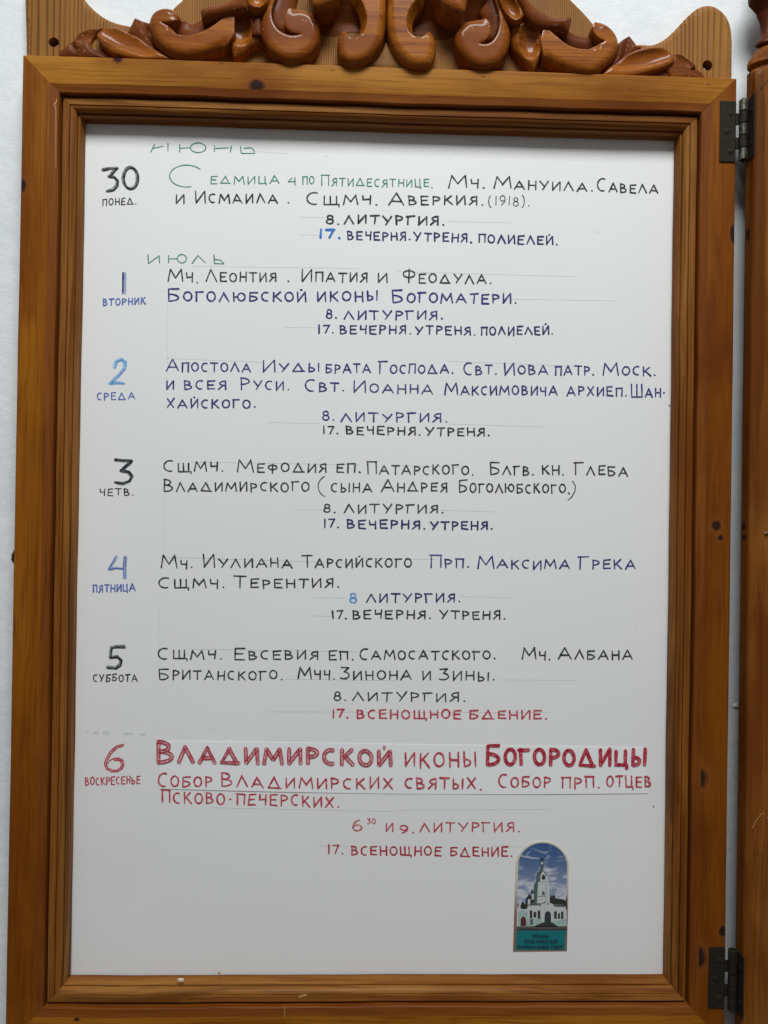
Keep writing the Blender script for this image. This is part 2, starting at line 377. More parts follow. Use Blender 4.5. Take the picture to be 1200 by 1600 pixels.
def relief(name, pts, Yf, Yb, mat, parent, R=0.010, drop=0.010, cw=0.006, cdrop=0.009, bowls=(), tilt=(0,0), step=0.0013, holes=(), crease=None, min_t=0.0015):
    """a carved piece: outline traced at its front plane, rounded or chamfered down to its edge, walls down to Yb"""
    W = []
    if bowls: step = min(step, 0.0009)
    for q in pts:
        fl = q[2] if len(q) > 2 else 's'; w = at(q[0], q[1], Yf); W.append((w[0], w[2], fl))
    bd = resample(W, step); nb = len(bd)
    B = np.array([(q[0], q[1]) for q in bd]); fl = np.array([q[2] for q in bd])
    loops = [(B, list(range(nb)))]
    allp = [B]; edges = [(i, (i+1) % nb) for i in range(nb)]; off = nb; hl = []
    for (hx, hy, hr, hz) in holes:
        w = at(hx, hy, Yf); m = 20
        H = np.array([(w[0]+hr*math.cos(2*math.pi*k/m), w[2]+hz*math.sin(2*math.pi*k/m)) for k in range(m)])
        allp.append(H); edges += [(off+k, off+(k+1) % m) for k in range(m)]; hl.append((H, off)); off += m
    x0, z0 = B.min(0); x1, z1 = B.max(0)
    gx, gz = np.meshgrid(np.arange(x0, x1, step), np.arange(z0, z1, step))
    gx = gx + (np.arange(gx.shape[0]) % 2)[:,None]*step*0.5
    G = np.stack([gx.ravel(), gz.ravel()], 1); G = G[inside(G, B)]
    A0, B0 = B, np.roll(B, -1, 0)
    if len(G):
        G = G[seg_dist(G, A0, B0) > step*0.55]
        for H, _ in hl: G = G[~inside(G, H)]; G = G[seg_dist(G, H, np.roll(H,-1,0)) > step*0.5]
    P = np.vstack(allp+[G])
    res = delaunay_2d_cdt([Vector(p) for p in P], edges, [], 1, 1e-7)
    V = np.array([tuple(q) for q in res[0]]); F = [tuple(q) for q in res[2]]; orig = res[3]
    for H, _ in hl:
        cen = np.array([V[list(q)].mean(0) for q in F]); F = [q for q, k in zip(F, inside(cen, H)) if not k]
    dep = np.zeros(len(V))
    s_ = fl == 's'; c_ = fl == 'c'; n_ = fl == 'n'
    if s_.any() and drop > 0:
        d = seg_dist(V, A0[s_], B0[s_]); tt = np.clip(d/R, 0, 1); dep = np.maximum(dep, drop*(1-np.sqrt(1-(1-tt)**2)))
    if c_.any():
        d = seg_dist(V, A0[c_], B0[c_]); tt = np.clip(d/cw, 0, 1); dep = np.maximum(dep, cdrop*(1-tt))
    if n_.any():
        d = seg_dist(V, A0[n_], B0[n_]); tt = np.clip(d/0.0012, 0, 1); dep = np.maximum(dep, 0.0009*(1-tt))
        if s_.any(): dep = dep*np.clip(d/0.006, 0.25, 1)**0.5
    for (bx, by, rx, ry, rot, D) in bowls:
        w = at(bx, by, Yf); c, s = math.cos(math.radians(rot)), math.sin(math.radians(rot))
        dx = V[:,0]-w[0]; dz = V[:,1]-w[2]; uu = (dx*c+dz*s)/(rx/1620); vv = (-dx*s+dz*c)/(ry/1620)
        e = uu*uu+vv*vv; dep = dep + np.where(e < 1, D*(1-e**1.5), 0)
    if crease:
        for (ax, ay, bx, by, wd, D) in crease:
            a = at(ax, ay, Yf)[[0,2]]; b = at(bx, by, Yf)[[0,2]]
            d = seg_dist(V, np.array([a]), np.array([b])); dep = dep + D*np.clip(1-d/(wd/1620), 0, 1)
    cx, cz = B.mean(0)
    y = Yf + dep + tilt[0]*(V[:,0]-cx) + tilt[1]*(V[:,1]-cz)
    y = np.minimum(y, Yb-min_t)
    verts = [(V[i,0], y[i], V[i,1]) for i in range(len(V))]
    # boundary edges (used once) get walls
    cnt = {}
    for q in F:
        for i in range(len(q)):
            e = (q[i], q[(i+1) % len(q)]); k = (min(e), max(e)); cnt.setdefault(k, []).append(e)
    ar = sum((V[q[0],0]*V[q[1],1]-V[q[1],0]*V[q[0],1])+(V[q[1],0]*V[q[2],1]-V[q[2],0]*V[q[1],1])+(V[q[2],0]*V[q[0],1]-V[q[0],0]*V[q[2],1]) for q in F)
    if ar < 0: F = [q[::-1] for q in F]; cnt = {k: [e[::-1] for e in l] for k, l in cnt.items()}
    faces = list(F); bmap = {}
    for k, l in cnt.items():
        if len(l) == 1:
            a, b = l[0]
            for w in (a, b):
                if w not in bmap: bmap[w] = len(verts); verts.append((V[w,0], Yb, V[w,1]))
            faces.append((b, a, bmap[a], bmap[b]))
    return mesh(name, verts, faces, mat, parent, ang=65 if bowls else 27)

YB = -0.014     # front of the crest board
crest = [(41,120,'S'),(40,60,'S'),(38,-10,'S'),(40,-40),(62,-62),(95,-55),(115,-30),(133,0),(146,14),(160,25),(176,33),(195,38),(225,42),(250,40),(262,25),(272,10),(284,-1),(305,-30),(370,-75),(470,-110),(600,-120),(740,-105),(830,-60),(880,-15),(895,1),(912,18),(926,34),(942,56),(965,72),(984,71),(1000,68),(1018,69),(1032,64.5),(1042,58),(1050,51),(1058,43),(1067,33),(1080,20),(1092,11),(1107,7),(1122,11),(1136,24),(1143,42),(1145,64,'S'),(1144,160,'S')]
crest = [(q[0], q[1], q[2] if len(q) > 2 else 's') for q in crest]
relief("crest_board", crest, YB, 0.0022, M_stripe, board, R=0.0022, drop=0.0022, step=0.0035, holes=[(84,66,0.0050,0.0047),(1105.5,102,0.0050,0.0052)])
for k, (hx, hy) in enumerate([(84,66),(1105.5,102)]):
    w = at(hx, hy, YB)
    v, f = box(w[0]-0.008, w[0]+0.008, -0.003, 0.0015, w[2]-0.008, w[2]+0.008); mesh("hole_bottom", v, f, M_dark, board, smooth=False)
    v = [(w[0], -0.0085, w[2])]; m = 14
    for rr, yy in ((0.0012,-0.0082),(0.0024,-0.0068),(0.0026,-0.0036)):
        for j in range(m): v.append((w[0]+rr*math.cos(2*math.pi*j/m), yy, w[2]-0.0012+rr*math.sin(2*math.pi*j/m)))
    f = [(0, 1+(j+1) % m, 1+j) for j in range(m)] + [(1+r*m+j, 1+r*m+(j+1) % m, 1+(r+1)*m+(j+1) % m, 1+(r+1)*m+j) for r in range(2) for j in range(m)]
    mesh("screw", v, f, plain("screw_steel", (0.45,0.42,0.36), 0.35, 0.9) if k == 0 else bpy.data.materials["screw_steel"], board)

def S(*l): return [(a, b, 's') for a, b in l]
def Cc(*l): return [(a, b, 'c') for a, b in l]
cv = lambda n, pts, Yf, mat=None, **k: relief(n, pts, Yf, k.pop('Yb', YB+0.001), mat or M_carve, board, **k)
# --- left foot of leaves
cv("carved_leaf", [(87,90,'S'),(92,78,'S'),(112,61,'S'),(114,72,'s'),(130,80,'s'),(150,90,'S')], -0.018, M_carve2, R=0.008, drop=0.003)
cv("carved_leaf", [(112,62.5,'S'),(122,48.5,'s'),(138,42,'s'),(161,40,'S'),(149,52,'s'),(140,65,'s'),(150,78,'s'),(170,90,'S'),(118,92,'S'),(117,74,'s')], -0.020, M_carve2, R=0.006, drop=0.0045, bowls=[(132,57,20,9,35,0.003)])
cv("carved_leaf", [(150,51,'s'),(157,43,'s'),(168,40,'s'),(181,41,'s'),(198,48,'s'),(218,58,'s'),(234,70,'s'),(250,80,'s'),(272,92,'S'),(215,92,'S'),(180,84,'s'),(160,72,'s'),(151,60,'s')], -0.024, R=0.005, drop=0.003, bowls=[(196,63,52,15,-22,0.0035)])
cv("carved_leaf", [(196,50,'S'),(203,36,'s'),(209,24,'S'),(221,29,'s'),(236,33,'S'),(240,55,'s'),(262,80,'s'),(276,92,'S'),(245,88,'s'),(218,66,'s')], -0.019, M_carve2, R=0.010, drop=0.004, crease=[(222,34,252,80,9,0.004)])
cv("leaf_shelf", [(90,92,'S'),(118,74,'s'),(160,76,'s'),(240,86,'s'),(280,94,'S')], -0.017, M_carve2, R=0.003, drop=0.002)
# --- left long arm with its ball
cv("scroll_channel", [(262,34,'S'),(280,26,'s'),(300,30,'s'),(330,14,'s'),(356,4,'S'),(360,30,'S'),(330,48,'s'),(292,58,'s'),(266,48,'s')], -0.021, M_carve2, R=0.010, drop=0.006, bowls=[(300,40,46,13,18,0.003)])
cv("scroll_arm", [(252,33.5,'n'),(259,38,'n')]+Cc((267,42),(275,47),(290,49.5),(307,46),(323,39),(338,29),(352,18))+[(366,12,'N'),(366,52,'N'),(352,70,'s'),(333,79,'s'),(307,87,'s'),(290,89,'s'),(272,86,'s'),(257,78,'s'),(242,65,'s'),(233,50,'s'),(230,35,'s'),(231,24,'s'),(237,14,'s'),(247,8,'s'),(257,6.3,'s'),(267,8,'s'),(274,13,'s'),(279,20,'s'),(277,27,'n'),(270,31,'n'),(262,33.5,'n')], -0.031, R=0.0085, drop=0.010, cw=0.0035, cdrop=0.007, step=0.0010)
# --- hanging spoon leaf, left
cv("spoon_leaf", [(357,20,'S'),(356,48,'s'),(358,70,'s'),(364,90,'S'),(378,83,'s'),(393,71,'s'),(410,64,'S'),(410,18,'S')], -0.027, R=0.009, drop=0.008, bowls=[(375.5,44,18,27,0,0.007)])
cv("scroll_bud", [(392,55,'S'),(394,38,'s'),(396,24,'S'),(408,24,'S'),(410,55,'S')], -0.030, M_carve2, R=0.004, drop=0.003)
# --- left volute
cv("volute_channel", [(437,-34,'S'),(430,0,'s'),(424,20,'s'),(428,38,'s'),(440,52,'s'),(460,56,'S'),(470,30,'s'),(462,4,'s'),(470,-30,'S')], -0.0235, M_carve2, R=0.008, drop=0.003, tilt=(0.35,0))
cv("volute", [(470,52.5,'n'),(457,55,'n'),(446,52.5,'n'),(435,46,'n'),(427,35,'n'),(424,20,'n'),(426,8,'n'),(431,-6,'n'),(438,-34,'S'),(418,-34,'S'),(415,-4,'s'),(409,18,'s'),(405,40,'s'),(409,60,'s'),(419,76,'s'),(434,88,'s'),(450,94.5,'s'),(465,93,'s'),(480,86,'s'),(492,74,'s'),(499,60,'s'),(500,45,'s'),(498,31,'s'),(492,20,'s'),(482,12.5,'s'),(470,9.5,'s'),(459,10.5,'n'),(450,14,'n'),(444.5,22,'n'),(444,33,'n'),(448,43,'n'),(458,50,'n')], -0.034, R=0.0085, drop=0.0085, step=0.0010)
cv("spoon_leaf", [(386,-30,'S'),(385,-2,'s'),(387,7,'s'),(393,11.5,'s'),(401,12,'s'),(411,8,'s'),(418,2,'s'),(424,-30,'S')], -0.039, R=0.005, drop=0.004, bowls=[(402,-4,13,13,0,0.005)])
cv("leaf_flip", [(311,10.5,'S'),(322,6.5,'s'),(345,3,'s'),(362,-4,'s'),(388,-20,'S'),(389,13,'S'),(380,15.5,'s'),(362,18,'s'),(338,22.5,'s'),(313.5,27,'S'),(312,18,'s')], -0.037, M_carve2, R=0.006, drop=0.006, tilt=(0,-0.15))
# --- middle pair of hooks
cv("scroll_hook", [(602,-60,'S'),(604,-20,'s'),(604,20,'s'),(602,45,'s'),(597,66,'s'),(588,81,'s'),(575,92,'s'),(560,98,'s'),(545,98,'s'),(534,92,'s'),(527,80,'s'),(526,62,'s'),(529,50,'s')]+[(535,42,'s'),(541,39,'c'),(545,45,'c'),(551,49,'c'),(558,47,'c'),(563,36,'c'),(563,22,'c'),(558,8,'c'),(550,-5,'c'),(540,-40,'c'),(548,-60,'S')], -0.036, R=0.0085, drop=0.010, cw=0.0060, cdrop=0.0105, step=0.0010)
cv("scroll_hook", [(666,-60,'S'),(673,-40,'c'),(664,-2,'c'),(654,10,'c'),(647,22,'c'),(645,33,'c'),(647,43,'c'),(653,48.5,'c'),(660,47,'c'),(665,43,'c'),(668,40,'s'),(675,45,'s'),(681,55,'s'),(682.5,68,'s'),(681,84,'s'),(676,96,'s'),(667,101.5,'s'),(654,103,'s'),(640,100,'s'),(626,89,'s'),(614,73,'s'),(607,52,'s'),(604.5,25,'s'),(605,-10,'s'),(604,-60,'S')], -0.036, R=0.0085, drop=0.010, cw=0.0060, cdrop=0.0105, step=0.0010)
cv("crest_wedge", [(603,64,'S'),(596,80,'s'),(580,94,'s'),(560,104,'S'),(640,108,'S'),(624,95,'s'),(612,80,'s')], -0.025, plain("pale_worn_wood", (0.23,0.105,0.028), 0.6, 0, 0.15, 90, (0.17,0.072,0.018)), R=0.006, drop=0.002)
# --- small drooping leaf tips seen at the top edge
cv("leaf_tip", [(478,-50,'S'),(486,-8,'s'),(489,6.5,'s'),(500,7,'s'),(512,3.5,'s'),(524,-4,'s'),(540,-50,'S')], -0.047, R=0.007, drop=0.005)
cv("leaf_tip", [(668,-50,'S'),(680,-12,'s'),(688,1,'s'),(700,9,'s'),(713,14,'s'),(725,18.5,'S'),(729,10,'s'),(732,-8,'s'),(735,-50,'S')], -0.047, R=0.007, drop=0.005)
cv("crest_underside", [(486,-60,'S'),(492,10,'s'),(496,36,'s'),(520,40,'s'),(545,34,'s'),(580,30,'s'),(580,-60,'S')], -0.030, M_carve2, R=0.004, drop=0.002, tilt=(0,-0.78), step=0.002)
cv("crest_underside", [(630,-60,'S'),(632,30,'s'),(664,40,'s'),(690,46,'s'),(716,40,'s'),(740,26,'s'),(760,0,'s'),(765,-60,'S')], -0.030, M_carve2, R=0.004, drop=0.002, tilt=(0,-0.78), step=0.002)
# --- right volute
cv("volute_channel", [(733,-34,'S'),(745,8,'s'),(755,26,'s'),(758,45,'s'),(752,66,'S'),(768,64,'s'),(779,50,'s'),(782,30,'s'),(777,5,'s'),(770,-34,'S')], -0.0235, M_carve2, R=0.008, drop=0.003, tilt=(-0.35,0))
cv("volute", [(750,67,'n'),(757,63,'n'),(764,56,'n'),(767,46,'n'),(766,36,'n'),(760,29.5,'n'),(752,27,'s'),(743,26.3,'s'),(731,28.5,'s'),(720,36,'s'),(712,48,'s'),(711,60,'s'),(715,73,'s'),(724,86,'s'),(735,97,'s'),(750,103.5,'s'),(764,103,'s'),(780,97,'s'),(790,85,'s'),(797,70,'s'),(800,50,'s'),(797,30,'s'),(791,10,'s'),(786,-34,'S'),(765,-34,'N'),(773,-4,'n'),(779,14,'n'),(781,35,'n'),(777,53,'n'),(769,64,'n'),(760,68,'n')], -0.034, R=0.0085, drop=0.0085, step=0.0010)
cv("spoon_leaf", [(796,24,'S'),(797,50,'s'),(801,70,'s'),(812,86,'s'),(825,99,'s'),(836,108.5,'S'),(844,92,'s'),(851,70,'s'),(852,48,'s'),(846,33,'S')], -0.028, R=0.008, drop=0.008, bowls=[(828,63,17,29,8,0.007)])
cv("spoon_leaf", [(770,-30,'S'),(779,-2,'s'),(787,14,'s'),(796,26,'s'),(806,31,'s'),(815,29,'s'),(819,21,'s'),(814,8,'s'),(807,-4,'s'),(800,-30,'S')], -0.039, R=0.004, drop=0.003, bowls=[(799,10,11,21,33,0.005)])
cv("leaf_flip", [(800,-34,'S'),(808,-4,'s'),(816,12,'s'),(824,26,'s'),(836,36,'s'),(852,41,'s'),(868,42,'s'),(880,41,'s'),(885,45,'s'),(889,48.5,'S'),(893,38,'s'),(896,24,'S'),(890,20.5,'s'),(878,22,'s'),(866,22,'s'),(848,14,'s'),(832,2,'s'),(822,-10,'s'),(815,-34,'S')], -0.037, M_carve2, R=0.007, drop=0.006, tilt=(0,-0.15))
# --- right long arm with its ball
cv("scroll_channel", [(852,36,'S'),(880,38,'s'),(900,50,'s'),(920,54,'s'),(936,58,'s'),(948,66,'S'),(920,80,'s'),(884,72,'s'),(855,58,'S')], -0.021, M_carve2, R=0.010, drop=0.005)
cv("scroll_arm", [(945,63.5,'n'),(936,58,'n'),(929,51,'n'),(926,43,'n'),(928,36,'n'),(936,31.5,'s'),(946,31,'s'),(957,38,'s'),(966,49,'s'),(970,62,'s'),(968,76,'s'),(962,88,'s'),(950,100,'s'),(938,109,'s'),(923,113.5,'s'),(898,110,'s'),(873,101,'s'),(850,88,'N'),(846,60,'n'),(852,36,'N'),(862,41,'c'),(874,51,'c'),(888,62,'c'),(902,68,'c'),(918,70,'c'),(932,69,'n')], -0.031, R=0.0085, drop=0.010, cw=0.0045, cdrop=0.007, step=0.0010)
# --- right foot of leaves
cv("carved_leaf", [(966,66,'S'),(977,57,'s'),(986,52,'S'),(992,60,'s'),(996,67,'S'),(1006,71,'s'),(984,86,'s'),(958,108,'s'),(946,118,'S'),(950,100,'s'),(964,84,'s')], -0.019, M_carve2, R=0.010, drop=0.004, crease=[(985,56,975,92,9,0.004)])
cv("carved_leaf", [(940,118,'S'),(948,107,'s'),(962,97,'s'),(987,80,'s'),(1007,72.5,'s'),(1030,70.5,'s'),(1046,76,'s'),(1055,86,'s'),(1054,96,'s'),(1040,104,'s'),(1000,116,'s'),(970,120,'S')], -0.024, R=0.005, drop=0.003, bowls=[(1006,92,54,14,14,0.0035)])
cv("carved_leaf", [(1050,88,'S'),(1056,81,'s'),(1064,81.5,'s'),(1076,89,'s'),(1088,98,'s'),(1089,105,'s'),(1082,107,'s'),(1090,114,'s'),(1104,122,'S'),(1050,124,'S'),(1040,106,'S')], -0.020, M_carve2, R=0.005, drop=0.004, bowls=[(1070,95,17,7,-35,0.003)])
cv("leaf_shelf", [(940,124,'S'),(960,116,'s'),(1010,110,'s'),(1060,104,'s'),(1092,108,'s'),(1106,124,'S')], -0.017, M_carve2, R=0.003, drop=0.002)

# ------------------------------------------------------------------ poster
def wav(x, z):
    return 0.0009*math.sin(7.1*x+3.3*z+0.6)*math.sin(5.2*z-2.0*x+1.0) + 0.0004*math.sin(17*x+1.1)*math.sin(13*z+0.4) + 0.0006*math.exp(-((x+0.25)**2+(z+0.335)**2)/0.0016)
PW, PH = 0.2985, 0.4190
poster = thing("poster", "white paper poster of church services handwritten in coloured marker, set in the wooden frame", "poster", (0, 0, -PH))
t = NT("poster_paper"); o = t.obj(); n = t.noise(o, 900, 3, 0.6); n2 = t.noise(o, 6, 3)
t.l.new(t.mix(n2, (0.80,0.795,0.785,1), (0.85,0.845,0.832,1)), t.b.inputs["Base Color"]); t.b.inputs["Roughness"].default_value = 0.48; t.b.inputs["Specular IOR Level"].default_value = 0.4
t.bump(n, 0.12, 0.0003); PAPER = t.m
NX, NZ = 90, 126; v = []; f = []
for j in range(NZ+1):
    for i in range(NX+1):
        x = -PW+2*PW*i/NX; z = -PH+2*PH*j/NZ; v.append((x, wav(x, z), z))
for j in range(NZ):
    for i in range(NX): a = j*(NX+1)+i; f.append((a, a+1, a+NX+2, a+NX+1))
nn = len(v); v += [(q[0], q[1]+0.0003, q[2]) for q in v]; f += [tuple(k+nn for k in q[::-1]) for q in f]
mesh("paper_sheet", v, f, PAPER, poster)
# pasted correction strip over the sunday lines
v = []; f = []; n = 60
tl, tr, br, bl = (249.5,1157.5), (1008,1168), (1012,1239), (249.5,1232)
for j in range(5):
    for i in range(n+1):
        s = i/n; r = j/4
        px = (tl[0]*(1-s)+tr[0]*s)*(1-r)+(bl[0]*(1-s)+br[0]*s)*r
        py = (tl[1]*(1-s)+tr[1]*s)*(1-r)+(bl[1]*(1-s)+br[1]*s)*r + r*4.5*math.sin(math.pi*s)*(1 if s < .6 else 1)
        w = at(px, py, 0); v.append((w[0], wav(w[0], w[2])-0.00035-0.00035*r*(0.5+0.5*math.sin(s*9)), w[2]))
for j in range(4):
    for i in range(n): a = j*(n+1)+i; f.append((a+n+1, a+n+2, a+1, a))
nn = len(v); v += [(q[0], q[1]+0.00025, q[2]) for q in v]; f += [tuple(k+nn for k in q[::-1]) for q in f]
rim = list(range(n+1)) + [r*(n+1)+n for r in range(1,5)] + [4*(n+1)+i for i in range(n-1,-1,-1)] + [r*(n+1) for r in range(3,0,-1)]
f += [(rim[k], rim[(k+1) % len(rim)], rim[(k+1) % len(rim)]+nn, rim[k]+nn) for k in range(len(rim))]
ps = mesh("pasted_strip", v, f, plain("strip_paper", (0.86,0.86,0.86), 0.5), poster, smooth=False)
ps['label'] = "white paper strip pasted behind the two red sunday lines"

# ---- handwriting: stroke letters
def arc(cx, cy, rx, ry, a0, a1, n=14): return [(cx+rx*math.cos(math.radians(a0+(a1-a0)*i/n)), cy+ry*math.sin(math.radians(a0+(a1-a0)*i/n))) for i in range(n+1)]
GL = {
'А': (.82, [[(0,0),(.40,1),(.80,0)], [(.16,.33),(.66,.33)]]),
'Б': (.66, [[(.62,1),(.04,.98),(.05,0)], arc(.05,.29,.55,.29,90,-90)]),
'В': (.60, [[(.05,0),(.05,1)], arc(.05,.76,.40,.24,95,-90), arc(.05,.27,.52,.27,90,-90)]),
'Г': (.55, [[(.05,0),(.05,1)],[(-.06,.97),(.55,1.0)]]),
'Д': (.92, [[(.44,1),(.02,.03),(.92,.0)], [(.42,1),(.80,.0)]]),
'Е': (.58, [[(.58,1),(.05,.97),(.05,.02),(.58,0)], [(.05,.52),(.48,.53)]]),
'З': (.52, [[(.03,.98),(.48,1.0),(.22,.62)], arc(.18,.31,.33,.31,80,-130)]),
'И': (.66, [[(.05,1),(.05,0)],[(.05,0),(.60,1)],[(.62,1),(.63,0)]]),
'Й': (.66, [[(.05,1),(.05,0)],[(.05,0),(.60,1)],[(.62,1),(.63,0)],[(.30,1.24),(.36,1.24)]]),
'К': (.62, [[(.05,1),(.05,0)], [(.56,1),(.08,.46)],[(.20,.56),(.62,0)]]),
'Л': (.74, [[(0,0),(.36,1)],[(.34,.98),(.74,0)]]),
'М': (.92, [[(0,0),(.12,1)],[(.12,1),(.46,.30)],[(.46,.30),(.80,1)],[(.80,1),(.92,0)]]),
'Н': (.62, [[(.05,1),(.05,0)],[(.60,1),(.60,0)],[(.05,.5),(.60,.5)]]),
'О': (.66, [arc(.33,.5,.31,.48,100,468,22)]),
'П': (.62, [[(.05,0),(.05,1)],[(-.02,1),(.64,1)],[(.60,1),(.60,0)]]),
'Р': (.55, [[(.05,0),(.05,1)], arc(.05,.73,.48,.27,92,-92)]),
'С': (.58, [arc(.36,.5,.34,.48,65,290,18)]),
'Т': (.66, [[(.0,1),(.68,1)],[(.35,1),(.33,0)]]),
'У': (.70, [[(.02,1),(.36,.42)],[(.70,1),(.22,0)]]),
'Ф': (.80, [[(.40,1.02),(.40,-.05)], arc(.40,.66,.36,.28,90,450,20)]),
'Х': (.66, [[(.03,1),(.62,0)],[(.62,1),(.0,0)]]),
'Ц': (.74, [[(.05,1),(.05,.02),(.70,.02)],[(.60,1),(.60,.02)],[(.70,.02),(.70,-.22)]]),
'Ч': (.56, [[(.04,1),(.06,.52),(.50,.55)],[(.54,1),(.50,0)]]),
'Ш': (.92, [[(.05,1),(.05,.02),(.90,.02)],[(.47,1),(.47,.02)],[(.88,1),(.88,.02)]]),
'Щ': (1.0, [[(.05,1),(.05,.02),(1.02,.02)],[(.45,1),(.45,.02)],[(.84,1),(.84,.02)],[(1.02,.02),(1.0,-.22)]]),
'Ы': (.82, [[(.05,1),(.05,0)], arc(.05,.25,.40,.25,90,-90), [(.76,1),(.76,0)]]),
'Ь': (.56, [[(.05,1),(.05,0)], arc(.05,.27,.48,.27,90,-90)]),
'Ю': (.95, [[(.05,1),(.05,0)],[(.05,.5),(.38,.5)], arc(.65,.5,.28,.42,180,540,20)]),
'Я': (.58, [[(.54,0),(.54,1)], arc(.54,.73,.44,.27,88,272),[(.34,.47),(.0,0)]]),
'.': (.14, [[(.05,.03),(.10,.0)]]),
'-': (.3, [[(.05,.5),(.15,.5)]]),
'(': (.36, [arc(.60,.5,.55,.85,130,235,14)]),
')': (.36, [arc(-.20,.5,.50,.85,52,-60,14)]),
'1': (.22, [[(.10,1),(.10,0)]]),
'3': (.52, [[(.03,.95),(.48,1.0),(.22,.62)], arc(.18,.31,.33,.31,80,-130)]),
'4': (.6, [[(.28,1),(.0,.4),(.55,.45)],[(.5,1),(.5,0)]]),
'6': (.6, [arc(.62,.40,.60,.62,110,180,8)+arc(.31,.27,.29,.27,170,530,18)]),
'7': (.60, [[(.0,.98),(.60,1.0)],[(.58,.98),(.40,.55),(.22,.05)]]),
'8': (.52, [arc(.26,.76,.20,.23,270,630,16), arc(.26,.27,.25,.27,90,450,18)]),
'9': (.55, [arc(.27,.70,.26,.29,0,360,18), [(.53,.72),(.50,.35),(.15,-.02)]]),
'0': (.62, [arc(.31,.5,.29,.5,95,465,20)]),
}
def smooth_pts(pts, step):
    out = [pts[0]]
    for a, b in zip(pts[:-1], pts[1:]):
        L = math.hypot(b[0]-a[0], b[1]-a[1]); k = max(1, int(L/step))
        out += [(a[0]+(b[0]-a[0])*i/k, a[1]+(b[1]-a[1])*i/k) for i in range(1, k+1)]
    return out
class Pen:
    """collects flat pen strokes lying on the paper; every stroke a few microns above the one before"""
    def __init__(s, Y=0.00015): s.v = []; s.f = []; s.k = 0; s.Y = Y
    def stroke(s, pts, w, taper=True):
        # pts = photo points on the sheet, w = width in photo pixels; split at corners
        runs = [[pts[0]]]
        for i in range(1, len(pts)):
            runs[-1].append(pts[i])
            if i < len(pts)-1:
                a = math.atan2(pts[i][1]-pts[i-1][1], pts[i][0]-pts[i-1][0]); b = math.atan2(pts[i+1][1]-pts[i][1], pts[i+1][0]-pts[i][0])
                if abs((b-a+math.pi) % (2*math.pi)-math.pi) > math.radians(38): runs.append([pts[i]])
        for r in runs: s._run(r, w, taper)
    def _run(s, pts, w, taper):
        P = smooth_pts(pts, 5.0); n = len(P)
        if n < 2: return
        s.k += 1; dy = s.Y + s.k*0.0000016
        ph = random.random()*6; base = len(s.v); L = []; Rr = []
        def put(px, py):
            q = at(px, py, 0); s.v.append((q[0], wav(q[0], q[2])-dy, q[2])); return len(s.v)-1
        caps = []
        for i, (x, y) in enumerate(P):
            a = P[max(i-1,0)]; b = P[min(i+1,n-1)]; tx, ty = b[0]-a[0], b[1]-a[1]; l = math.hypot(tx, ty)+1e-9; nx, ny = -ty/l, tx/l
            ww = 0.5*w*(1+0.13*math.sin(ph+i*1.3)+0.09*math.sin(2.1*ph+i*0.45)); 
            if taper and n > 3 and i == n-1: ww *= 0.75
            L.append(put(x+nx*ww, y+ny*ww)); Rr.append(put(x-nx*ww, y-ny*ww))
            if i in (0, n-1): caps.append((x, y, nx, ny, tx/l, ty/l, ww))
        for i in range(n-1): s.f.append((L[i], L[i+1], Rr[i+1], Rr[i]))
        for e, (x, y, nx, ny, tx, ty, ww) in enumerate(caps):
            sg = -1 if e == 0 else 1; ring = [L[0] if e == 0 else L[-1]]
            for k in (1,2,3):
                th = math.pi*k/4; ring.append(put(x+nx*ww*math.cos(th)+sg*tx*ww*math.sin(th), y+ny*ww*math.cos(th)+sg*ty*ww*math.sin(th)))
            ring.append(Rr[0] if e == 0 else Rr[-1]); s.f.append(tuple(ring) if e == 0 else tuple(ring[::-1]))
    def word(s, text, x0, x1, y0, y1, h, w, cap=1.35, jit=0.048, outline=False, slant=0.0):
        gl = []
        for ch in text:
            up = ch.isupper() and ch.isalpha(); g = GL[ch.upper()]; k = (cap if up else 1.0)
            gl.append((g, k))
        gap = 0.30
        tot = sum(g[0]*k for g, k in gl) + gap*(len(gl)-1)
        kx = (x1-x0)/tot; x = x0
        for (wd, st), k in gl:
            r = random.gauss(0, 0.022)+slant; oy = random.gauss(0, jit*h*0.8); sh = 1+random.gauss(0, 0.035)
            for sk in st:
                P = []
                for (a, b) in sk:
                    a2 = a*k*kx + random.gauss(0, jit*0.35)*h; b2 = b*k*h*sh + random.gauss(0, jit*0.35)*h
                    if len(sk) > 6: a2 = a*k*kx; b2 = b*k*h*sh
                    xx = x+a2+b2*r; t_ = (xx-x0)/(x1-x0+1e-9); P.append((xx, y0+(y1-y0)*t_+oy-b2-a2*r*0.5))
                if outline:
                    outline.append((P, w))
                else: s.stroke(P, w)
            x += (wd*k+gap)*kx
    def build(s, name, mat, parent=None, **k):
        import bmesh
        o = mesh(name, s.v, s.f, mat, parent or poster, smooth=False)
        # all strokes face the room
        me = o.data
        fl = [p.index for p in me.polygons if p.normal.y > 0]
        if fl:
            bm = bmesh.new(); bm.from_mesh(me); bm.faces.ensure_lookup_table()
            bmesh.ops.reverse_faces(bm, faces=[bm.faces[i] for i in fl]); bm.to_mesh(me); bm.free()
        return o

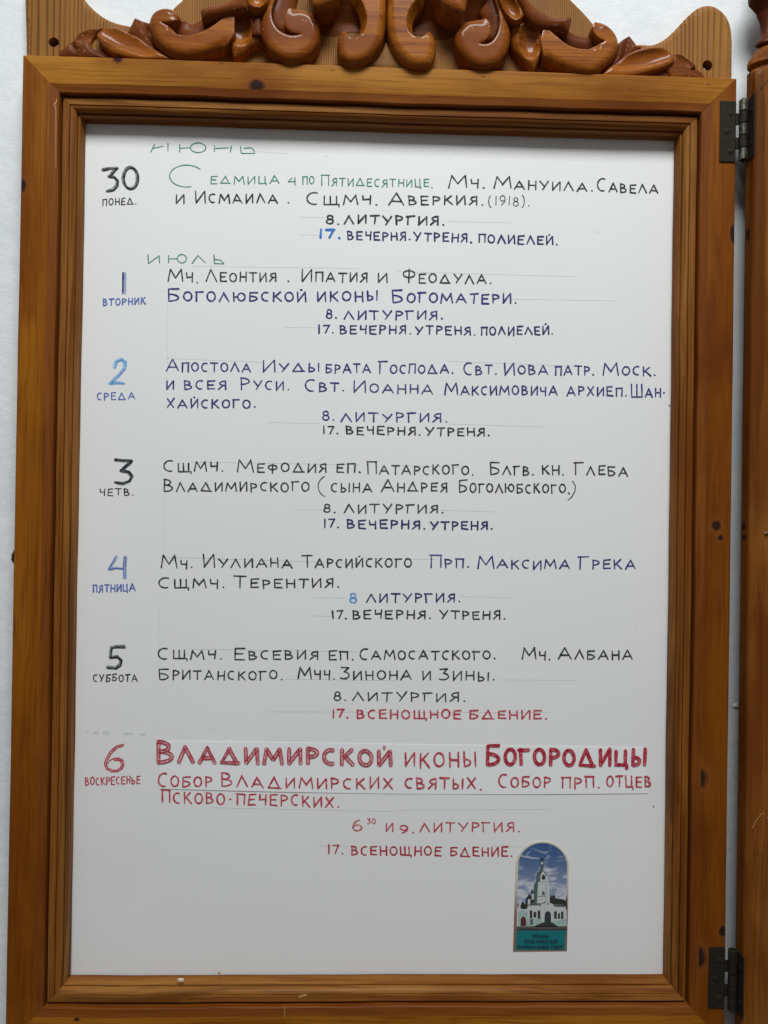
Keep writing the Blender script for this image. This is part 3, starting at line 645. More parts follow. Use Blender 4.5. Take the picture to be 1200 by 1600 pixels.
K_ = ink("black_marker", (0.015,0.016,0.022), (0.13,0.135,0.15))
B_ = ink("blue_marker", (0.026,0.024,0.150), (0.12,0.12,0.31))
BD_ = ink("navy_marker", (0.028,0.026,0.105), (0.075,0.075,0.20))
BL_ = ink("pale_blue_marker", (0.075,0.125,0.42), (0.16,0.22,0.50))
SK_ = ink("sky_blue_marker", (0.10,0.30,0.62), (0.30,0.50,0.74), 260)
BR_ = ink("bright_blue_marker", (0.03,0.17,0.55), (0.08,0.26,0.62))
G_ = ink("green_marker", (0.050,0.23,0.155), (0.13,0.36,0.27))
R_ = ink("red_marker", (0.47,0.022,0.050), (0.66,0.20,0.23))
RD_ = ink("deep_red_marker", (0.40,0.010,0.032), (0.58,0.11,0.14))
RP_ = ink("pink_hatching", (0.50,0.11,0.15), (0.72,0.40,0.43), 500, 0.35, 0.65)
GR_ = ink("grey_brush_marker", (0.035,0.037,0.042), (0.34,0.35,0.36), 300, 0.35, 0.8)
PC_ = plain("graphite", (0.66,0.665,0.67), 0.6)
HW = "handwriting"

def line(words, mat, h, w, Y=0.00015, label=None, **k):
    p = Pen(Y)
    for wd in words:
        text, x0, x1, y0 = wd[:4]; y1 = wd[4] if len(wd) > 4 else y0
        p.word(text, x0, x1, y0, y1, h, w, **k)
    o = p.build(HW, mat)
    if label: o['label'] = label
    return o
def strokes(polys, mat, w, Y=0.00015, org=(0,0), sc=2.4, name=HW):
    p = Pen(Y)
    for q in polys: p.stroke([(org[0]+a/sc, org[1]+b/sc) for a, b in q], w)
    return p.build(name, mat)
def el(cx, cy, rx, ry, a0=0, a1=360, n=20): return [(cx+rx*math.cos(math.radians(a0+(a1-a0)*i/n)), cy-ry*math.sin(math.radians(a0+(a1-a0)*i/n))) for i in range(n+1)]

# faint pencil guide lines
pen = Pen(0.00008)
for (a, b, c, d) in [(390,236,452,240),(468,339,508,339.5),(700,346,800,348),(466,367,500,367),(300,416,560,419),(620,424,900,432),(262,470,262,600),(442,511,500,512),(800,467,968,470),
      (418,660,500,662),(700,662,850,667),(260,560,410,566),(700,564,900,572),(258,760,258,880),(460,796,505,796.5),(690,797,775,800),(300,722,560,726),(620,727,720,730),
      (488,934,540,934.5),(720,932,800,934),(488,962,520,963),(250,950,250,1060),(300,1014,560,1018),(640,1018,760,1016),(445,1061,620,1063),(780,1062,900,1063),(418,1112,860,1113),
      (330,1262,620,1268),(620,1266,860,1264),(495,1321,560,1323),(770,1322,822,1323),(250,870,560,880),(570,872,680,874),(250,1232,620,1241),(620,1241,950,1238),(262,1170,262,1230)]:
    pen.stroke([(a, b), (c, d)], 0.55)
pen.build("pencil_lines", PC_)["kind"] = "stuff"

# 30 june
c1 = (130,200); c3 = (130,540); c5 = (120,850); c7 = (120,1130)
strokes([[(253,90),(268,62)],[(262,77),(300,68)],[(318,58),(318,86)],[(362,64),(362,90)],[(362,76),(402,74)],el(431,74,29,18),[(492,66),(492,88)],[(492,77),(546,74)],[(556,68),(552,90)],[(590,70),(592,92)],[(604,76),(628,74),(640,82),(642,90)],[(594,95),(645,95)]], G_, 1.7, org=c1)
strokes([el(388,180,64,41,38,285,26)], G_, 1.7, org=c1)
line([("едмица",329,436,286.5),("4",450,463,288),("по",473,491,288),("Пятидесятнице.",502,676,289.5,292.5)], G_, 11.5, 1.75, cap=1.45)
line([("Мч.",701,757,294),("Мануила.",772,926,295,298),("Савела",933,1028,299,302.5)], K_, 12.8, 2.35, cap=1.45)
line([("и",274.6,288,317),("Исмаила",305,434,317),(".",449,452,317),("Сщмч.",479,590,319.5),("Аверкия.",608,755,320)], K_, 13.2, 2.35, cap=1.38)
line([("(1918).",763,827,321)], K_, 14, 1.5)
line([("8.",510,530,350),("литургия.",537.5,694,350,351.5)], K_, 12.8, 2.8)
line([("вечерня.",543,641,374,375),("утреня.",647,737,376,378),("полиелей.",748,871,379,382)], BD_, 12.3, 2.5)
line([("17.",499,531,372)], BR_, 12.5, 3.8)
line([("понед.",160.5,213,322,319)], K_, 10, 1.8)
def brush(polys, org, sc, wide, wm, thin, tm, dx):
    strokes(polys, wm, wide, org=org, sc=sc)
    strokes([[(a+dx[0], b+dx[1]) for a, b in q] for q in polys], tm, thin, Y=0.0003, org=org, sc=sc)
GR2 = ink("grey_brush_light", (0.16,0.165,0.17), (0.45,0.46,0.47), 260)
brush([[(74,157),(100,151),(128,150)],[(124,152),(97,182)],[(97,182),(116,184),(128,198),(127,216),(112,232),(88,237)],el(177,188,27,40,80,440)], c1, 2.4, 5.2, GR2, 3.2, K_, (3,2))
# july
strokes([[(243,476),(245,508)],[(246,508),(284,480)],[(285,479),(286,505)],[(320,478),(320,505)],[(320,491),(352,490)],el(370,490,17,16),[(408,508),(430,478)],[(430,478),(458,505)],[(490,476),(492,508)],[(492,508),(528,509),(516,496),(495,492)]], G_, 1.7, org=c1)
line([("Мч.",262.5,309,440),("Леонтия",322,431,440),(".",449,452,439.5),("Ипатия",471,574,439.5),("и",590.5,605,440),("Феодула.",629,768,441,443)], K_, 13.6, 2.3, cap=1.4)
line([("Боголюбской",262.5,478,470.5,471),("иконы",496,590,470.5),("Богоматери.",613,807,472,473.5)], B_, 14.2, 2.7, cap=1.35)
line([("8.",510,526,497),("литургия.",538,692,498.5,498)], B_, 12.8, 2.6)
line([("17.",497,521,520),("вечерня.",531,642,521.5,521.5),("утреня.",649,743,522,523),("полиелей.",752,864,523,522)], BD_, 12.3, 2.5)
line([("вторник",161,227,478,475)], BL_, 10, 2.0)
BLs = ink("blue_side_tint", (0.28,0.34,0.62), (0.5,0.55,0.72), 300)
strokes([[(158,543),(157,620)]], BLs, 3.6, org=c1); strokes([[(150,543),(149,620)]], BD_, 2.6, org=c1, Y=0.0003)
# 2
brush([[(118,80),(124,60),(142,52),(158,62),(155,86),(130,115),(100,141)],[(100,142),(126,139),(152,142)]], c3, 2.4, 5.5, ink("sky_wash", (0.30,0.52,0.76), (0.5,0.66,0.82), 240), 2.4, SK_, (3,1))
line([("среда",152,211,625.5,623.5)], BL_, 10.5, 1.9)
line([("Апостола",260,391.5,580.5),("Иуды",410,499,580.5),("брата",509,579,582.5),("Господа.",592.5,708,583,582.5),("Свт.",725,776,585),("Иова",788,856,585),("патр.",867.5,928,586),("Моск.",942.5,1024,586.5,586)], B_, 13.2, 2.35, cap=1.45)
line([("и",260,272,608.5),("всея",288,353,608.5),("Руси.",376,451.5,609),("Свт.",477,537.5,611.5),("Иоанна",552,676.5,613,614.5),("Максимовича",695,871,616.5,617),("архиеп.",886,979,618),("Шан-",986,1040,620.5)], B_, 13.2, 2.35, cap=1.42)
line([("хайского.",261,399,638,637)], B_, 13.2, 2.5)
line([("8.",504,522.5,656.5),("литургия.",533,699,658,659)], B_, 13.0, 2.4)
line([("17.",505,528,677.5),("вечерня.",541,657,678,679),("утреня.",665,765,680.5)], K_, 11.8, 2.5)
# 3
brush([[(122,430),(150,432),(184,433)],[(180,438),(143,470)],[(143,470),(172,476),(184,492),(174,510),(150,519),(120,514)]], c3, 2.4, 4.6, GR2, 4.2, K_, (0,-2))
line([("четв.",156.5,209,774)], K_, 10, 1.8)
line([("Сщмч.",256,349,736.5),("Мефодия",371.5,510,737.5),("еп.",526,563,738.5),("Патарского.",574,740,740,741),("Блгв.",766,834,742),("кн.",847,881,742),("Глеба",898,981,742,743.5)], K_, 13.4, 2.3, cap=1.4)
line([("Владимирского",256,483,767.5),("сына",517.5,581,768),("Андрея",596.5,699,768),("Боголюбского.",717,890,769,770)], K_, 13.4, 2.3, cap=1.35)
strokes([el(925,528,44,42,118,245,14),], K_, 1.6, org=c3); strokes([[(755,508),(766,526),(764,546),(752,568),(738,580)]], K_, 1.6, org=(580,540))
line([("8.",506,524,800.5),("литургия.",538,693,801.5,801)], K_, 12.8, 2.3)
line([("17.",506,529,824),("вечерня.",542.5,664.5,825.5,826),("утреня.",672.5,769.5,827)], BD_, 12.4, 2.7)
# 4
brush([[(150,48),(140,68),(124,94)],[(124,95),(150,90),(180,94)],[(182,48),(180,85),(181,128)]], c5, 2.4, 4.6, BLs, 1.7, BL_, (-4,0))
strokes([[(187,50),(185,85),(186,128)]], BL_, 1.4, org=c5, Y=0.00045)
line([("пятница",146,211.5,925,923)], BL_, 10.5, 2.0)
line([("Мч.",252.5,301,887),("Иулиана",318,456.5,886),("Тарсийского",472,643,886.5,886)], K_, 13.0, 2.4, cap=1.42)
line([("Прп.",672,733,887),("Максима",747,890,888),("Грека",905,993,888.5)], B_, 13.2, 2.4, cap=1.42)
line([("Сщмч.",248,351,918.5),("Терентия.",366,530,918.5,917.5)], K_, 13.2, 2.4, cap=1.35)
line([("литургия.",573,719,941,940)], BD_, 12.6, 2.5)
line([("8",547,557,942)], SK_, 15.5, 3.0)
line([("17.",519,541.5,967),("вечерня.",551,673,967,966.5),("утреня.",687,789.5,967)], K_, 12.4, 2.5)
# 5
brush([[(178,385),(150,384),(131,387)],[(131,387),(126,424)],[(126,424),(152,421),(167,434),(164,452),(146,464),(116,461)]], c5, 2.4, 5.2, GR2, 3.2, K_, (2,3))
line([("суббота",146.5,215,1064.5)], K_, 10.5, 1.9)
line([("Сщмч.",247,347,1029.5),("Евсевия",366,497,1030),("еп.",514,552.5,1030),("Самосатского.",562,774,1030.5,1030),("Мч.",816,860,1030.5),("Албана",873,988,1030,1029.5)], K_, 13.2, 2.4, cap=1.32)
line([("Британского.",249,441,1061.5),("Мчч.",466,523,1060.5),("Зинона",532.5,643,1061.5),("и",660,673,1062),("Зины.",687,773,1062.5,1063)], K_, 13.4, 2.3, cap=1.3)
line([("8.",522,541,1094),("литургия.",551,727,1095,1095.5)], K_, 12.8, 2.3)
line([("17.",519,544,1121),("всенощное",557.5,720,1122.5),("бдение.",734,854.5,1123)], R_, 12.8, 2.7)
# 6
strokes([[(178,78),(150,84),(125,105),(108,135),(104,155),(112,172),(130,182),(152,182),(170,172),(178,155),(174,138),(160,130),(140,131),(124,140),(116,152)],[(176,85),(152,92),(131,113),(116,140),(112,156),(119,168),(134,175),(150,175),(163,167),(169,155),(166,144),(157,138),(142,139)]], R_, 1.7, org=c7)
strokes([[(170,84),(150,88),(128,108),(111,138),(108,156),(116,170),(132,179),(151,179),(167,170),(174,155),(170,141),(158,134),(141,135)]], RP_, 3.2, org=c7, Y=0.00006)
line([("воскресенье",133.5,219,1226.5,1224)], R_, 11.3, 1.9)
# the big outlined words
def fat(words, h, wide, off, Y0, edge, fill, dark=False):
    pf = Pen(Y0); pe = Pen(Y0+0.0003)
    for (text, x0, x1, y0, y1, cap) in words:
        ol = [None]; pf.word(text, x0, x1, y0, y1, h, wide, cap=cap, outline=ol, jit=0.02)
        for it in ol[1:]:
            P, _ = it; pf.stroke(P, wide, False)
            for sg in (-1, 1):
                Q = []
                for i, (x, y) in enumerate(P):
                    a = P[max(i-1,0)]; b = P[min(i+1,len(P)-1)]; l = math.hypot(b[0]-a[0], b[1]-a[1])+1e-9
                    Q.append((x-sg*off*(b[1]-a[1])/l, y+sg*off*(b[0]-a[0])/l))
                pe.stroke(Q, 1.4)
    pf.build(HW, fill); pe.build(HW, edge)
fat([("Владимирской",246,611,1190,1195,1.32)], 23.5, 5.0, 2.35, 0.0009, RD_, RP_)
fat([("Богородицы",760,1008,1194,1195,1.22)], 24.0, 4.6, 2.0, 0.0009, RD_, R_)
line([("иконы",632,744,1196.5,1197.5)], R_, 22.5, 2.8, Y=0.0009)
line([("Собор",247.5,331.5,1228),("Владимирских",345.5,614,1229,1232.5),("святых.",633,752.5,1231,1231.5),("Собор",779,859.5,1229.5),("прп.",877.5,936.5,1229.5),("отцев",947,1016,1228.5)], R_, 15.8, 2.5, cap=1.3, Y=0.0009)
line([("Псково",252.5,351,1254,1256),("-",358,364,1257),("печерских.",370,530,1257,1261.5)], R_, 16, 2.6, cap=1.15)
line([("6",551,565,1298)], ink("faded_red_marker", (0.55,0.16,0.15), (0.72,0.36,0.33)), 16.5, 2.8)
line([("30",574,587,1287)], R_, 7.5, 1.5)
line([("и",603,614,1299),("9.",625,647,1302)], R_, 13, 2.3, cap=1.0)
line([("литургия.",656,812,1299)], R_, 13.5, 2.3)
line([("17.",512.5,536,1334),("всенощное",549,689,1336,1337),("бдение.",704,800,1337,1337.5)], RD_, 13.4, 2.4)
# old smudges and specks
sm = Pen(0.00007)
for (x, y, r) in [(136,1143,3),(151,1144.5,5),(166,1144.5,5.5),(197,1146,4.5),(205,1146,4),(223,1147,5)]: sm.stroke([(x-r*0.5, y), (x+r*0.5, y+0.4)], r*0.9)
sm.build("smudge", plain("smudge_grey", (0.66,0.67,0.68), 0.6))["kind"] = "stuff"
sk = Pen(0.00015); sk.stroke([(1045.6,633.4),(1046.6,634.4)], 2.0); sk.stroke([(1020,1258.5),(1021,1261)], 1.3); sk.build("speck", K_)["kind"] = "stuff"

gh = Pen(0.00006)
pass
for k in range(26):
    x, y = random.uniform(150,1030), random.uniform(240,1500); gh.stroke([(x,y),(x+random.uniform(-9,9),y+random.uniform(-5,5))], random.uniform(0.8,2.2))
gh.build("wiped_trace", plain("wiped_trace_grey", (0.765,0.765,0.76), 0.6))["kind"] = "stuff"

# ------------------------------------------------------------------ picture card glued low on the poster
CARDY = -0.0013
ca = at(843, 1484, 0)
card = thing("picture_card", "small arched card with a printed photo of a white church, near the poster's foot", "card", (ca[0], CARDY, ca[2]))
def cp(u, w):   # card pixels: from the close-up of the photograph
    return (780+u/8.0, 1300+w/8.0)
def sheet(name, pts, lay, mat, th=0.00004, par=None):
    Y = CARDY-lay*0.00003
    w = [at(a, b, 0) for a, b in [cp(*q) for q in pts]]; n = len(w)
    bm_v = [(q[0], Y, q[2]) for q in w]
    r = delaunay_2d_cdt([Vector((q[0], q[2])) for q in bm_v], [(i, (i+1) % n) for i in range(n)], [], 1, 1e-8)
    v = [(q[0], Y, q[1]) for q in r[0]]; f = []
    for q in r[2]:
        a, b, c = [r[0][k] for k in q[:3]]
        s = (b[0]-a[0])*(c[1]-a[1])-(b[1]-a[1])*(c[0]-a[0]); f.append(tuple(q) if s > 0 else tuple(q)[::-1])
    if th > 0.0001:
        m = len(v); v += [(q[0], Y+th, q[2]) for q in v]
        k = len(bm_v); f += [(i, i+m, (i+1) % k+m, (i+1) % k) for i in range(k)] if len(r[0]) == k else []
    return mesh(name, v, f, mat, par or card, smooth=False)
def archp(x0, x1, yb0, yb1, xb0, xb1, ytop, ysp, n=24):
    cx = (x0+x1)/2; rx = (x1-x0)/2
    return [(xb0, yb0), ] + [(cx-rx*math.cos(math.pi*i/n), ysp-(ysp-ytop)*math.sin(math.pi*i/n)) for i in range(n+1)] + [(xb1, yb1)]
cb = plain("card_border_tan", (0.30,0.17,0.11), 0.4)
t = NT("card_gold_border"); o = t.obj(); sp_ = t.add("ShaderNodeSeparateXYZ"); t.l.new(o, sp_.inputs[0])
t.l.new(t.mix(t.ramp(sp_.outputs[2], 0.03, 0.075), (0.26,0.13,0.085,1), (0.66,0.60,0.47,1)), t.b.inputs["Base Color"]); t.b.inputs["Roughness"].default_value = 0.35; cb = t.m
sheet("card_base", archp(205,868,1480,1480,172,842,112,420), 0, cb, 0.0006)
t = NT("printed_sky"); o = t.obj(); n = t.noise(t.mapping(o, (60,1,110)), 1.0, 5, 0.6, 0.6); sp_ = t.add("ShaderNodeSeparateXYZ"); t.l.new(o, sp_.inputs[0])
z = sp_.outputs[2]
sky = t.mix(t.ramp(z, 0.04, 0.105), (0.30,0.35,0.46,1), (0.045,0.11,0.27,1))
t.l.new(t.mix(t.ramp(t.math('ADD', n, t.ramp(z, 0.05, 0.10, 0.10, -0.06)), 0.46, 0.68), sky, (0.60,0.60,0.66,1)), t.b.inputs["Base Color"]); t.b.inputs["Roughness"].default_value = 0.35
sheet("printed_sky", archp(232,845,1180,1180,215,840,130,420), 1, t.m)
pm = lambda nme, c: plain(nme, c, 0.4, 0, 0.3, 900, tuple(0.62*k+0.02 for k in c))
WH = pm("printed_white", (0.68,0.71,0.69)); MINT = pm("printed_mint", (0.42,0.58,0.54)); DK = pm("printed_dark", (0.035,0.045,0.05)); ROOF = pm("printed_roof_grey", (0.13,0.15,0.15)); TRE = pm("printed_tree", (0.03,0.035,0.03)); GRD = pm("printed_ground", (0.13,0.11,0.09)); TEAL = pm("printed_teal", (0.0,0.20,0.22)); DOME = pm("printed_dome_blue", (0.04,0.06,0.13)); SHD = pm("printed_tower_side", (0.10,0.15,0.145)); NAVY = pm("printed_navy_text", (0.006,0.035,0.065)); RDR = pm("printed_red_door", (0.12,0.03,0.025)); STREAK = pm("printed_cloud_streak", (0.50,0.55,0.62))
sheet("printed_cloud", [(262,285),(300,287),(420,308),(500,318),(500,330),(400,326),(280,302)], 2, STREAK)
tree = [(630,900),(625,830),(640,770),(655,800),(668,780),(690,785),(696,815),(730,825),(790,830),(825,850),(840,760),(843,900),(843,960),(640,960)]
sheet("printed_trees", tree, 2, TRE)
sheet("printed_trees", [(225,930),(228,890),(245,895),(262,905),(292,850),(305,870),(315,900),(330,830),(350,800),(372,740),(380,790),(392,740),(405,745),(418,700),(425,740),(430,900),(340,950),(300,960)], 2, TRE)
sheet("printed_small_dome", [(320,840),(338,800),(360,835),(362,880),(320,880)], 3, DOME); sheet("printed_small_dome", [(388,760),(392,735),(410,712),(428,735),(432,765),(428,830),(395,830)], 3, DOME)
sheet("printed_turret", [(402,760),(428,760),(430,830),(402,840)], 4, WH); sheet("printed_turret", [(358,830),(385,830),(385,900),(352,905)], 4, WH)
sheet("printed_tower_side", [(425,885),(428,650),(445,630),(458,600),(462,520),(478,490),(505,480),(512,440),(505,405),(520,380),(545,385),(555,420),(540,470),(575,490),(600,560),(610,625),(485,625),(470,880)], 3, SHD)
sheet("printed_tower", [(468,878),(482,615),(620,615),(628,890),(560,900)], 4, WH)
sheet("printed_tower_edge", [(572,880),(578,620),(590,620),(592,880)], 5, MINT)
sheet("printed_belfry", [(505,610),(512,540),(528,505),(545,480),(562,500),(580,535),(605,560),(610,612)], 4, WH)
sheet("printed_bell_opening", [(526,580),(528,545),(548,520),(570,540),(574,580),(550,590)], 5, DK)
sheet("printed_spire_dome", [(503,352),(506,328),(524,312),(531,292),(538,312),(556,328),(558,352),(545,360),(545,392),(520,392),(520,360)], 4, DOME)
sheet("printed_spire_neck", [(522,365),(540,365),(542,395),(520,395)], 5, WH); sheet("printed_window", [(530,780),(532,742),(548,728),(564,745),(566,782)], 5, SHD)
sheet("printed_cornice", [(468,800),(468,792),(580,788),(580,796)], 5, SHD)
sheet("printed_church_body", [(345,1130),(350,920),(385,890),(525,885),(590,850),(640,880),(680,900),(800,925),(825,920),(830,1100),(680,1120),(660,1175),(345,1170)], 4, WH)
sheet("printed_roof", [(352,912),(390,882),(520,882),(520,908)], 5, ROOF); sheet("printed_roof", [(672,905),(690,890),(800,900),(810,932),(680,922)], 5, ROOF)
sheet("printed_gable", [(520,915),(530,885),(570,878),(595,845),(620,878),(660,890),(676,905),(672,930),(522,925)], 6, WH); sheet("printed_window", [(592,900),(594,882),(602,876),(610,884),(610,902)], 7, SHD)
sheet("printed_band", [(350,1085),(350,1076),(540,1076),(540,1085)], 5, MINT)
sheet("printed_plinth", [(345,1172),(348,1085),(530,1085),(520,1150),(470,1172)], 5, MINT); sheet("printed_plinth", [(665,1100),(832,1080),(832,1165),(740,1172),(680,1140)], 5, MINT)
for (x0, x1, y0, y1) in [(378,410,965,1070),(425,460,985,1060),(476,510,968,1075),(682,715,975,1075),(730,756,1000,1075),(768,798,980,1078)]:
    sheet("printed_window", [(x0,y1),(x0,y0+12),((x0+x1)/2,y0),(x1,y0+12),(x1,y1)], 6, DK)
sheet("printed_portal", archp(548,660,1130,1130,548,660,955,1015), 6, WH); sheet("printed_portal", archp(564,642,1135,1135,560,646,980,1030), 7, DK)
sheet("printed_steps", [(430,1175),(470,1150),(540,1120),(660,1120),(700,1150),(740,1178)], 8, DK)
sheet("printed_gate", [(232,1170),(234,1000),(262,970),(290,965),(332,990),(338,1170)], 5, MINT); sheet("printed_gate_door", archp(264,332,1165,1165,264,332,1048,1095), 6, RDR)
sheet("printed_gate_pier", [(240,960),(240,900),(256,890),(262,900),(262,962)], 5, WH); sheet("printed_signboard", [(385,1150),(385,1080),(418,1075),(420,1148)], 7, SHD)
sheet("printed_ground", [(215,1216),(216,1172),(440,1166),(740,1170),(840,1165),(840,1216)], 8, GRD); sheet("printed_kerb", [(300,1192),(520,1203),(835,1196),(835,1216),(215,1216),(215,1208)], 9, DK)
sheet("printed_caption_band", [(212,1222),(832,1222),(815,1466),(200,1466)], 1, TEAL)
cpn = Pen(0.00145)
cpn.word("Иоанно-", 832, 858, 1463, 1463, 4.4, 0.85, cap=1.25, jit=0.01); cpn.word("Предтеченский", 819, 870, 1471.5, 1471, 4.4, 0.85, cap=1.25, jit=0.01)
cpn.word("Кафедральный", 809, 856, 1480, 1479.5, 4.3, 0.85, cap=1.25, jit=0.01); cpn.word("собор", 860, 879, 1479.5, 1479, 4.3, 0.85, jit=0.01)
o = cpn.build("printed_caption", NAVY, card); 

# ------------------------------------------------------------------ neighbouring centre panel
PX = 0.3515; PF = -0.0440; PR = PX+0.047; CX = (PX+PR)/2; CY = -0.0260
centre = thing("centre_panel", "dark wooden panel with a turned corner post, hinged to the right of the notice board", "wooden panel", (CX, 0.0, -0.5))
def knc(*l):
    return [(at(a, b, -0.035)[0]-CX, at(a, b, -0.035)[2]+0.5, 0.004, rz/1620, -0.035+rx*0.0009, 0.0042) for a, b, rx, rz in l]
M_post = wood("pine_post", 'z', (0.26,0.094,0.015), (0.19,0.060,0.008), (0.08,0.021,0.004), knc((1165,823,4,8),(1164,840,3,5),(1165,1233,4,14),(1170,365,3,12)), band=60, ring=0.7)
M_turn = wood("turned_dark_wood", 'z', (0.115,0.032,0.011), (0.075,0.020,0.007), (0.04,0.010,0.004), band=60, coat=0.1, rough=0.45, dust=0.5)
def Zat(px, py): return at(px, py, CY)[2]
r0 = 0.0235
# straight post, edges rounded
rows = [(-0.50, 9), (-0.2, 9), (0.1, 9), (0.3, 9), (Zat(1168,134), 9), (Zat(1168,127), 1.36*r0), (Zat(1168,122), 1.22*r0), (Zat(1168,118), 1.08*r0), (Zat(1168,115), 0.90*r0)]
rows += [(Zat(1170,113), 0.90*r0), (Zat(1166,110), 0.99*r0), (Zat(1166,107), 1.07*r0), (Zat(1166,102), 1.0*r0), (Zat(1168,96), 0.93*r0), (Zat(1171,89), 0.82*r0), (Zat(1174,82), 0.68*r0), (Zat(1178,77), 0.52*r0), (Zat(1178,76), 0.50*r0)]
M = 96
def ring_post(z, rho):
    out = []
    for j in range(M):
        th = 2*math.pi*j/M + math.pi/M*0; c, s = math.cos(th), math.sin(th)
        sq = r0/((abs(c)**10+abs(s)**10)**0.1)
        k = min(sq, rho); out.append((CX+c*k, CY+min(0.0, s*k*0.766), z))
    return out
def loft(name, rows, mat, parent, capb=True, capt=True):
    v = []; f = []
    for z, rho in rows: v += ring_post(z, rho)
    for i in range(len(rows)-1):
        for j in range(M): a = i*M+j; b = i*M+(j+1) % M; f.append((a, b, b+M, a+M))
    if capb: f.append(tuple(range(M))[::-1])
    if capt: n = (len(rows)-1)*M; f.append(tuple(range(n, n+M)))
    return mesh(name, v, f, mat, parent, ang=40)
loft("corner_post", rows, M_post, centre)
tr_rows = [(Zat(1178,76), .46*r0),(Zat(1177,75), .62*r0),(Zat(1176,73), .68*r0),(Zat(1176,70), .68*r0),(Zat(1178,66), .60*r0),(Zat(1180,62), .53*r0),(Zat(1182,56), .47*r0),(Zat(1183,48), .45*r0),(Zat(1182,40), .47*r0),(Zat(1180,32), .54*r0),(Zat(1178,27), .62*r0),(Zat(1178,24), .62*r0),
 (Zat(1178,22), .66*r0),(Zat(1174,17), .78*r0),(Zat(1169,10), .97*r0),(Zat(1165,2), 1.18*r0),(Zat(1164,-8), 1.25*r0),(Zat(1165,-20), 1.18*r0),(Zat(1170,-32), .9*r0),(Zat(1176,-40), .65*r0),(Zat(1180,-50), .5*r0),(Zat(1180,-80), .5*r0)]
loft("turned_finial", tr_rows, M_turn, centre)
v, f = box(PX+0.046, PX+0.30, -0.0258, 0.0025, -0.5, Zat(1180,126), 0.001); mesh("panel_board", v, f, M_post, centre, smooth=False)
def fl(name, pts, Y, th, mat, par):
    return flake(name, pts, Y, th, mat, par)
q = [at(a, b, PF) for a, b in [(1201,832),(1194,832)]]
tube("nail", [(q[0][0], PF-0.0005, q[0][2]), (q[1][0], PF-0.0028, q[1][2])], 0.0009, plain("nail_steel", (0.55,0.54,0.50), 0.35, 0.9), centre)
q = [at(a, b, PF) for a, b in [(1175,1294),(1179,1286),(1184,1278),(1189,1272),(1192,1271),(1195,1276),(1198,1279),(1204,1276)]]
tube("loose_thread", [(w[0], PF-0.0004, w[2]) for w in q], 0.00022, M_edge, centre, 6)
# cut shoulder on the front of the post, its recess shade painted as a flat dark strip
flake("shoulder_cut_shade", [(1188,138.5),(1204,119),(1204,121.5),(1189.5,139.5)], PF-0.0003, 0.0010, M_dark, centre)

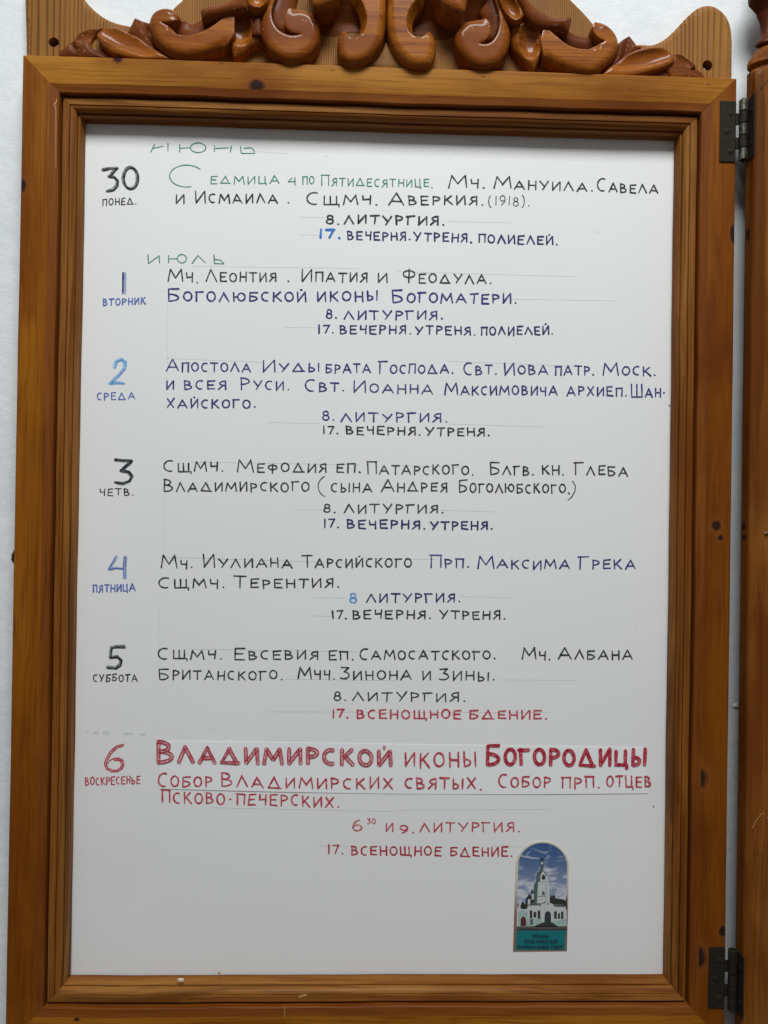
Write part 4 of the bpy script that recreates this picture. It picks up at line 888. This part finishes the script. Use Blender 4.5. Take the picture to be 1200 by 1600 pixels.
# ------------------------------------------------------------------ hinges
M_hinge = plain("aged_brass_steel", (0.018,0.015,0.011), 0.65, 0.1, 0.12, 320, (0.026,0.021,0.013))
M_hinge2 = plain("worn_knuckle", (0.15,0.145,0.115), 0.35, 0.6, 0.4, 200, (0.05,0.045,0.035))
def hinge(zt, zb, label):
    zc = (zt+zb)/2; bx, by, br = 0.3462, -0.0305, 0.0039
    t = thing("hinge", label, "hinge", (bx, by, zb), "hinges joining the notice board to the centre panel")
    # leaf on the board front, with holes shown by sunk screws
    v, f = box(0.3250, 0.3408, -0.0274, -0.0263, zb, zt, 0.0003); leaf = mesh("hinge_leaf", v, f, M_hinge, t, smooth=False)
    v, f = box(PX-0.0012, PX-0.0002, -0.0435, -0.0285, zb-0.0005, zt-0.0005, 0.0003); leaf2 = mesh("hinge_leaf", v, f, M_hinge, t, smooth=False)
    n = 5; L = (zt-zb)/n
    for i in range(n):
        z0 = zb+i*L+0.0004; z1 = zb+(i+1)*L-0.0004; m = 20; v = []; f = []
        prof = [(0.0012, z0),(br-0.0003, z0),(br, z0+0.0003),(br, z1-0.0003),(br-0.0003, z1),(0.0012, z1)]
        for (rr, z) in prof:
            for j in range(m): v.append((bx+rr*math.cos(2*math.pi*j/m), by+rr*math.sin(2*math.pi*j/m), z))
        for a in range(len(prof)-1):
            for j in range(m): p = a*m+j; q = a*m+(j+1) % m; f.append((p, q, q+m, p+m))
        mesh("hinge_knuckle", v, f, M_hinge2 if (i % 2 == 0 and zc > 0) else M_hinge, t, ang=40)
        # the curl joins its leaf
        if i % 2 == 1: v, f = box(0.3400, bx-0.001, -0.0285, -0.0268, z0, z1)
        else: v, f = box(bx+0.001, PX-0.0004, -0.0320, -0.0305, z0, z1)
        mesh("knuckle_strap", v, f, M_hinge, t, smooth=False)
    tube("hinge_pin", [(bx, by, zb-0.0012), (bx, by, zt+0.0012)], 0.0014, M_hinge, t, 12)
    for (dx, dz) in [(0.0105,-0.012),(0.0065,-0.030),(0.0105,-0.049)]:
        m = 16; v = []; f = []; c = (0.3250+dx, zt+dz)
        for rr, yy in ((0.0030,-0.02745),(0.0026,-0.0278),(0.0010,-0.0281),(0.0002,-0.02795)):
            for j in range(m): v.append((c[0]+rr*math.cos(2*math.pi*j/m), yy, c[1]+rr*math.sin(2*math.pi*j/m)))
        for a in range(3):
            for j in range(m): p = a*m+j; q = a*m+(j+1) % m; f.append((p, q, q+m, p+m))
        s = mesh("screw", v, f, M_hinge, t, ang=60)
        v, f = box(c[0]-0.0022, c[0]+0.0022, -0.0284, -0.0280, c[1]-0.00025, c[1]+0.00025); mesh("screw_slot", v, f, M_dark, s, smooth=False)
    for dz in (-0.014, -0.046):
        q = zt+dz; m = 14; v = []; f = []
        for rr, xx in ((0.0026, PX-0.00125),(0.0022, PX-0.0017),(0.0003, PX-0.0019)):
            for j in range(m): v.append((xx, -0.0385+rr*math.cos(2*math.pi*j/m), q+rr*math.sin(2*math.pi*j/m)))
        for a in range(2):
            for j in range(m): p = a*m+j; w = a*m+(j+1) % m; f.append((p, w, w+m, p+m))
        mesh("screw", v, f, M_hinge, t, ang=60)
    return t
hinge(0.4445, 0.3853, "dark metal butt hinge with worn bright knuckles, near the carved crest")
hinge(-0.3763, -0.4350, "dark metal butt hinge with dull black knuckles, beside the bottom rail")
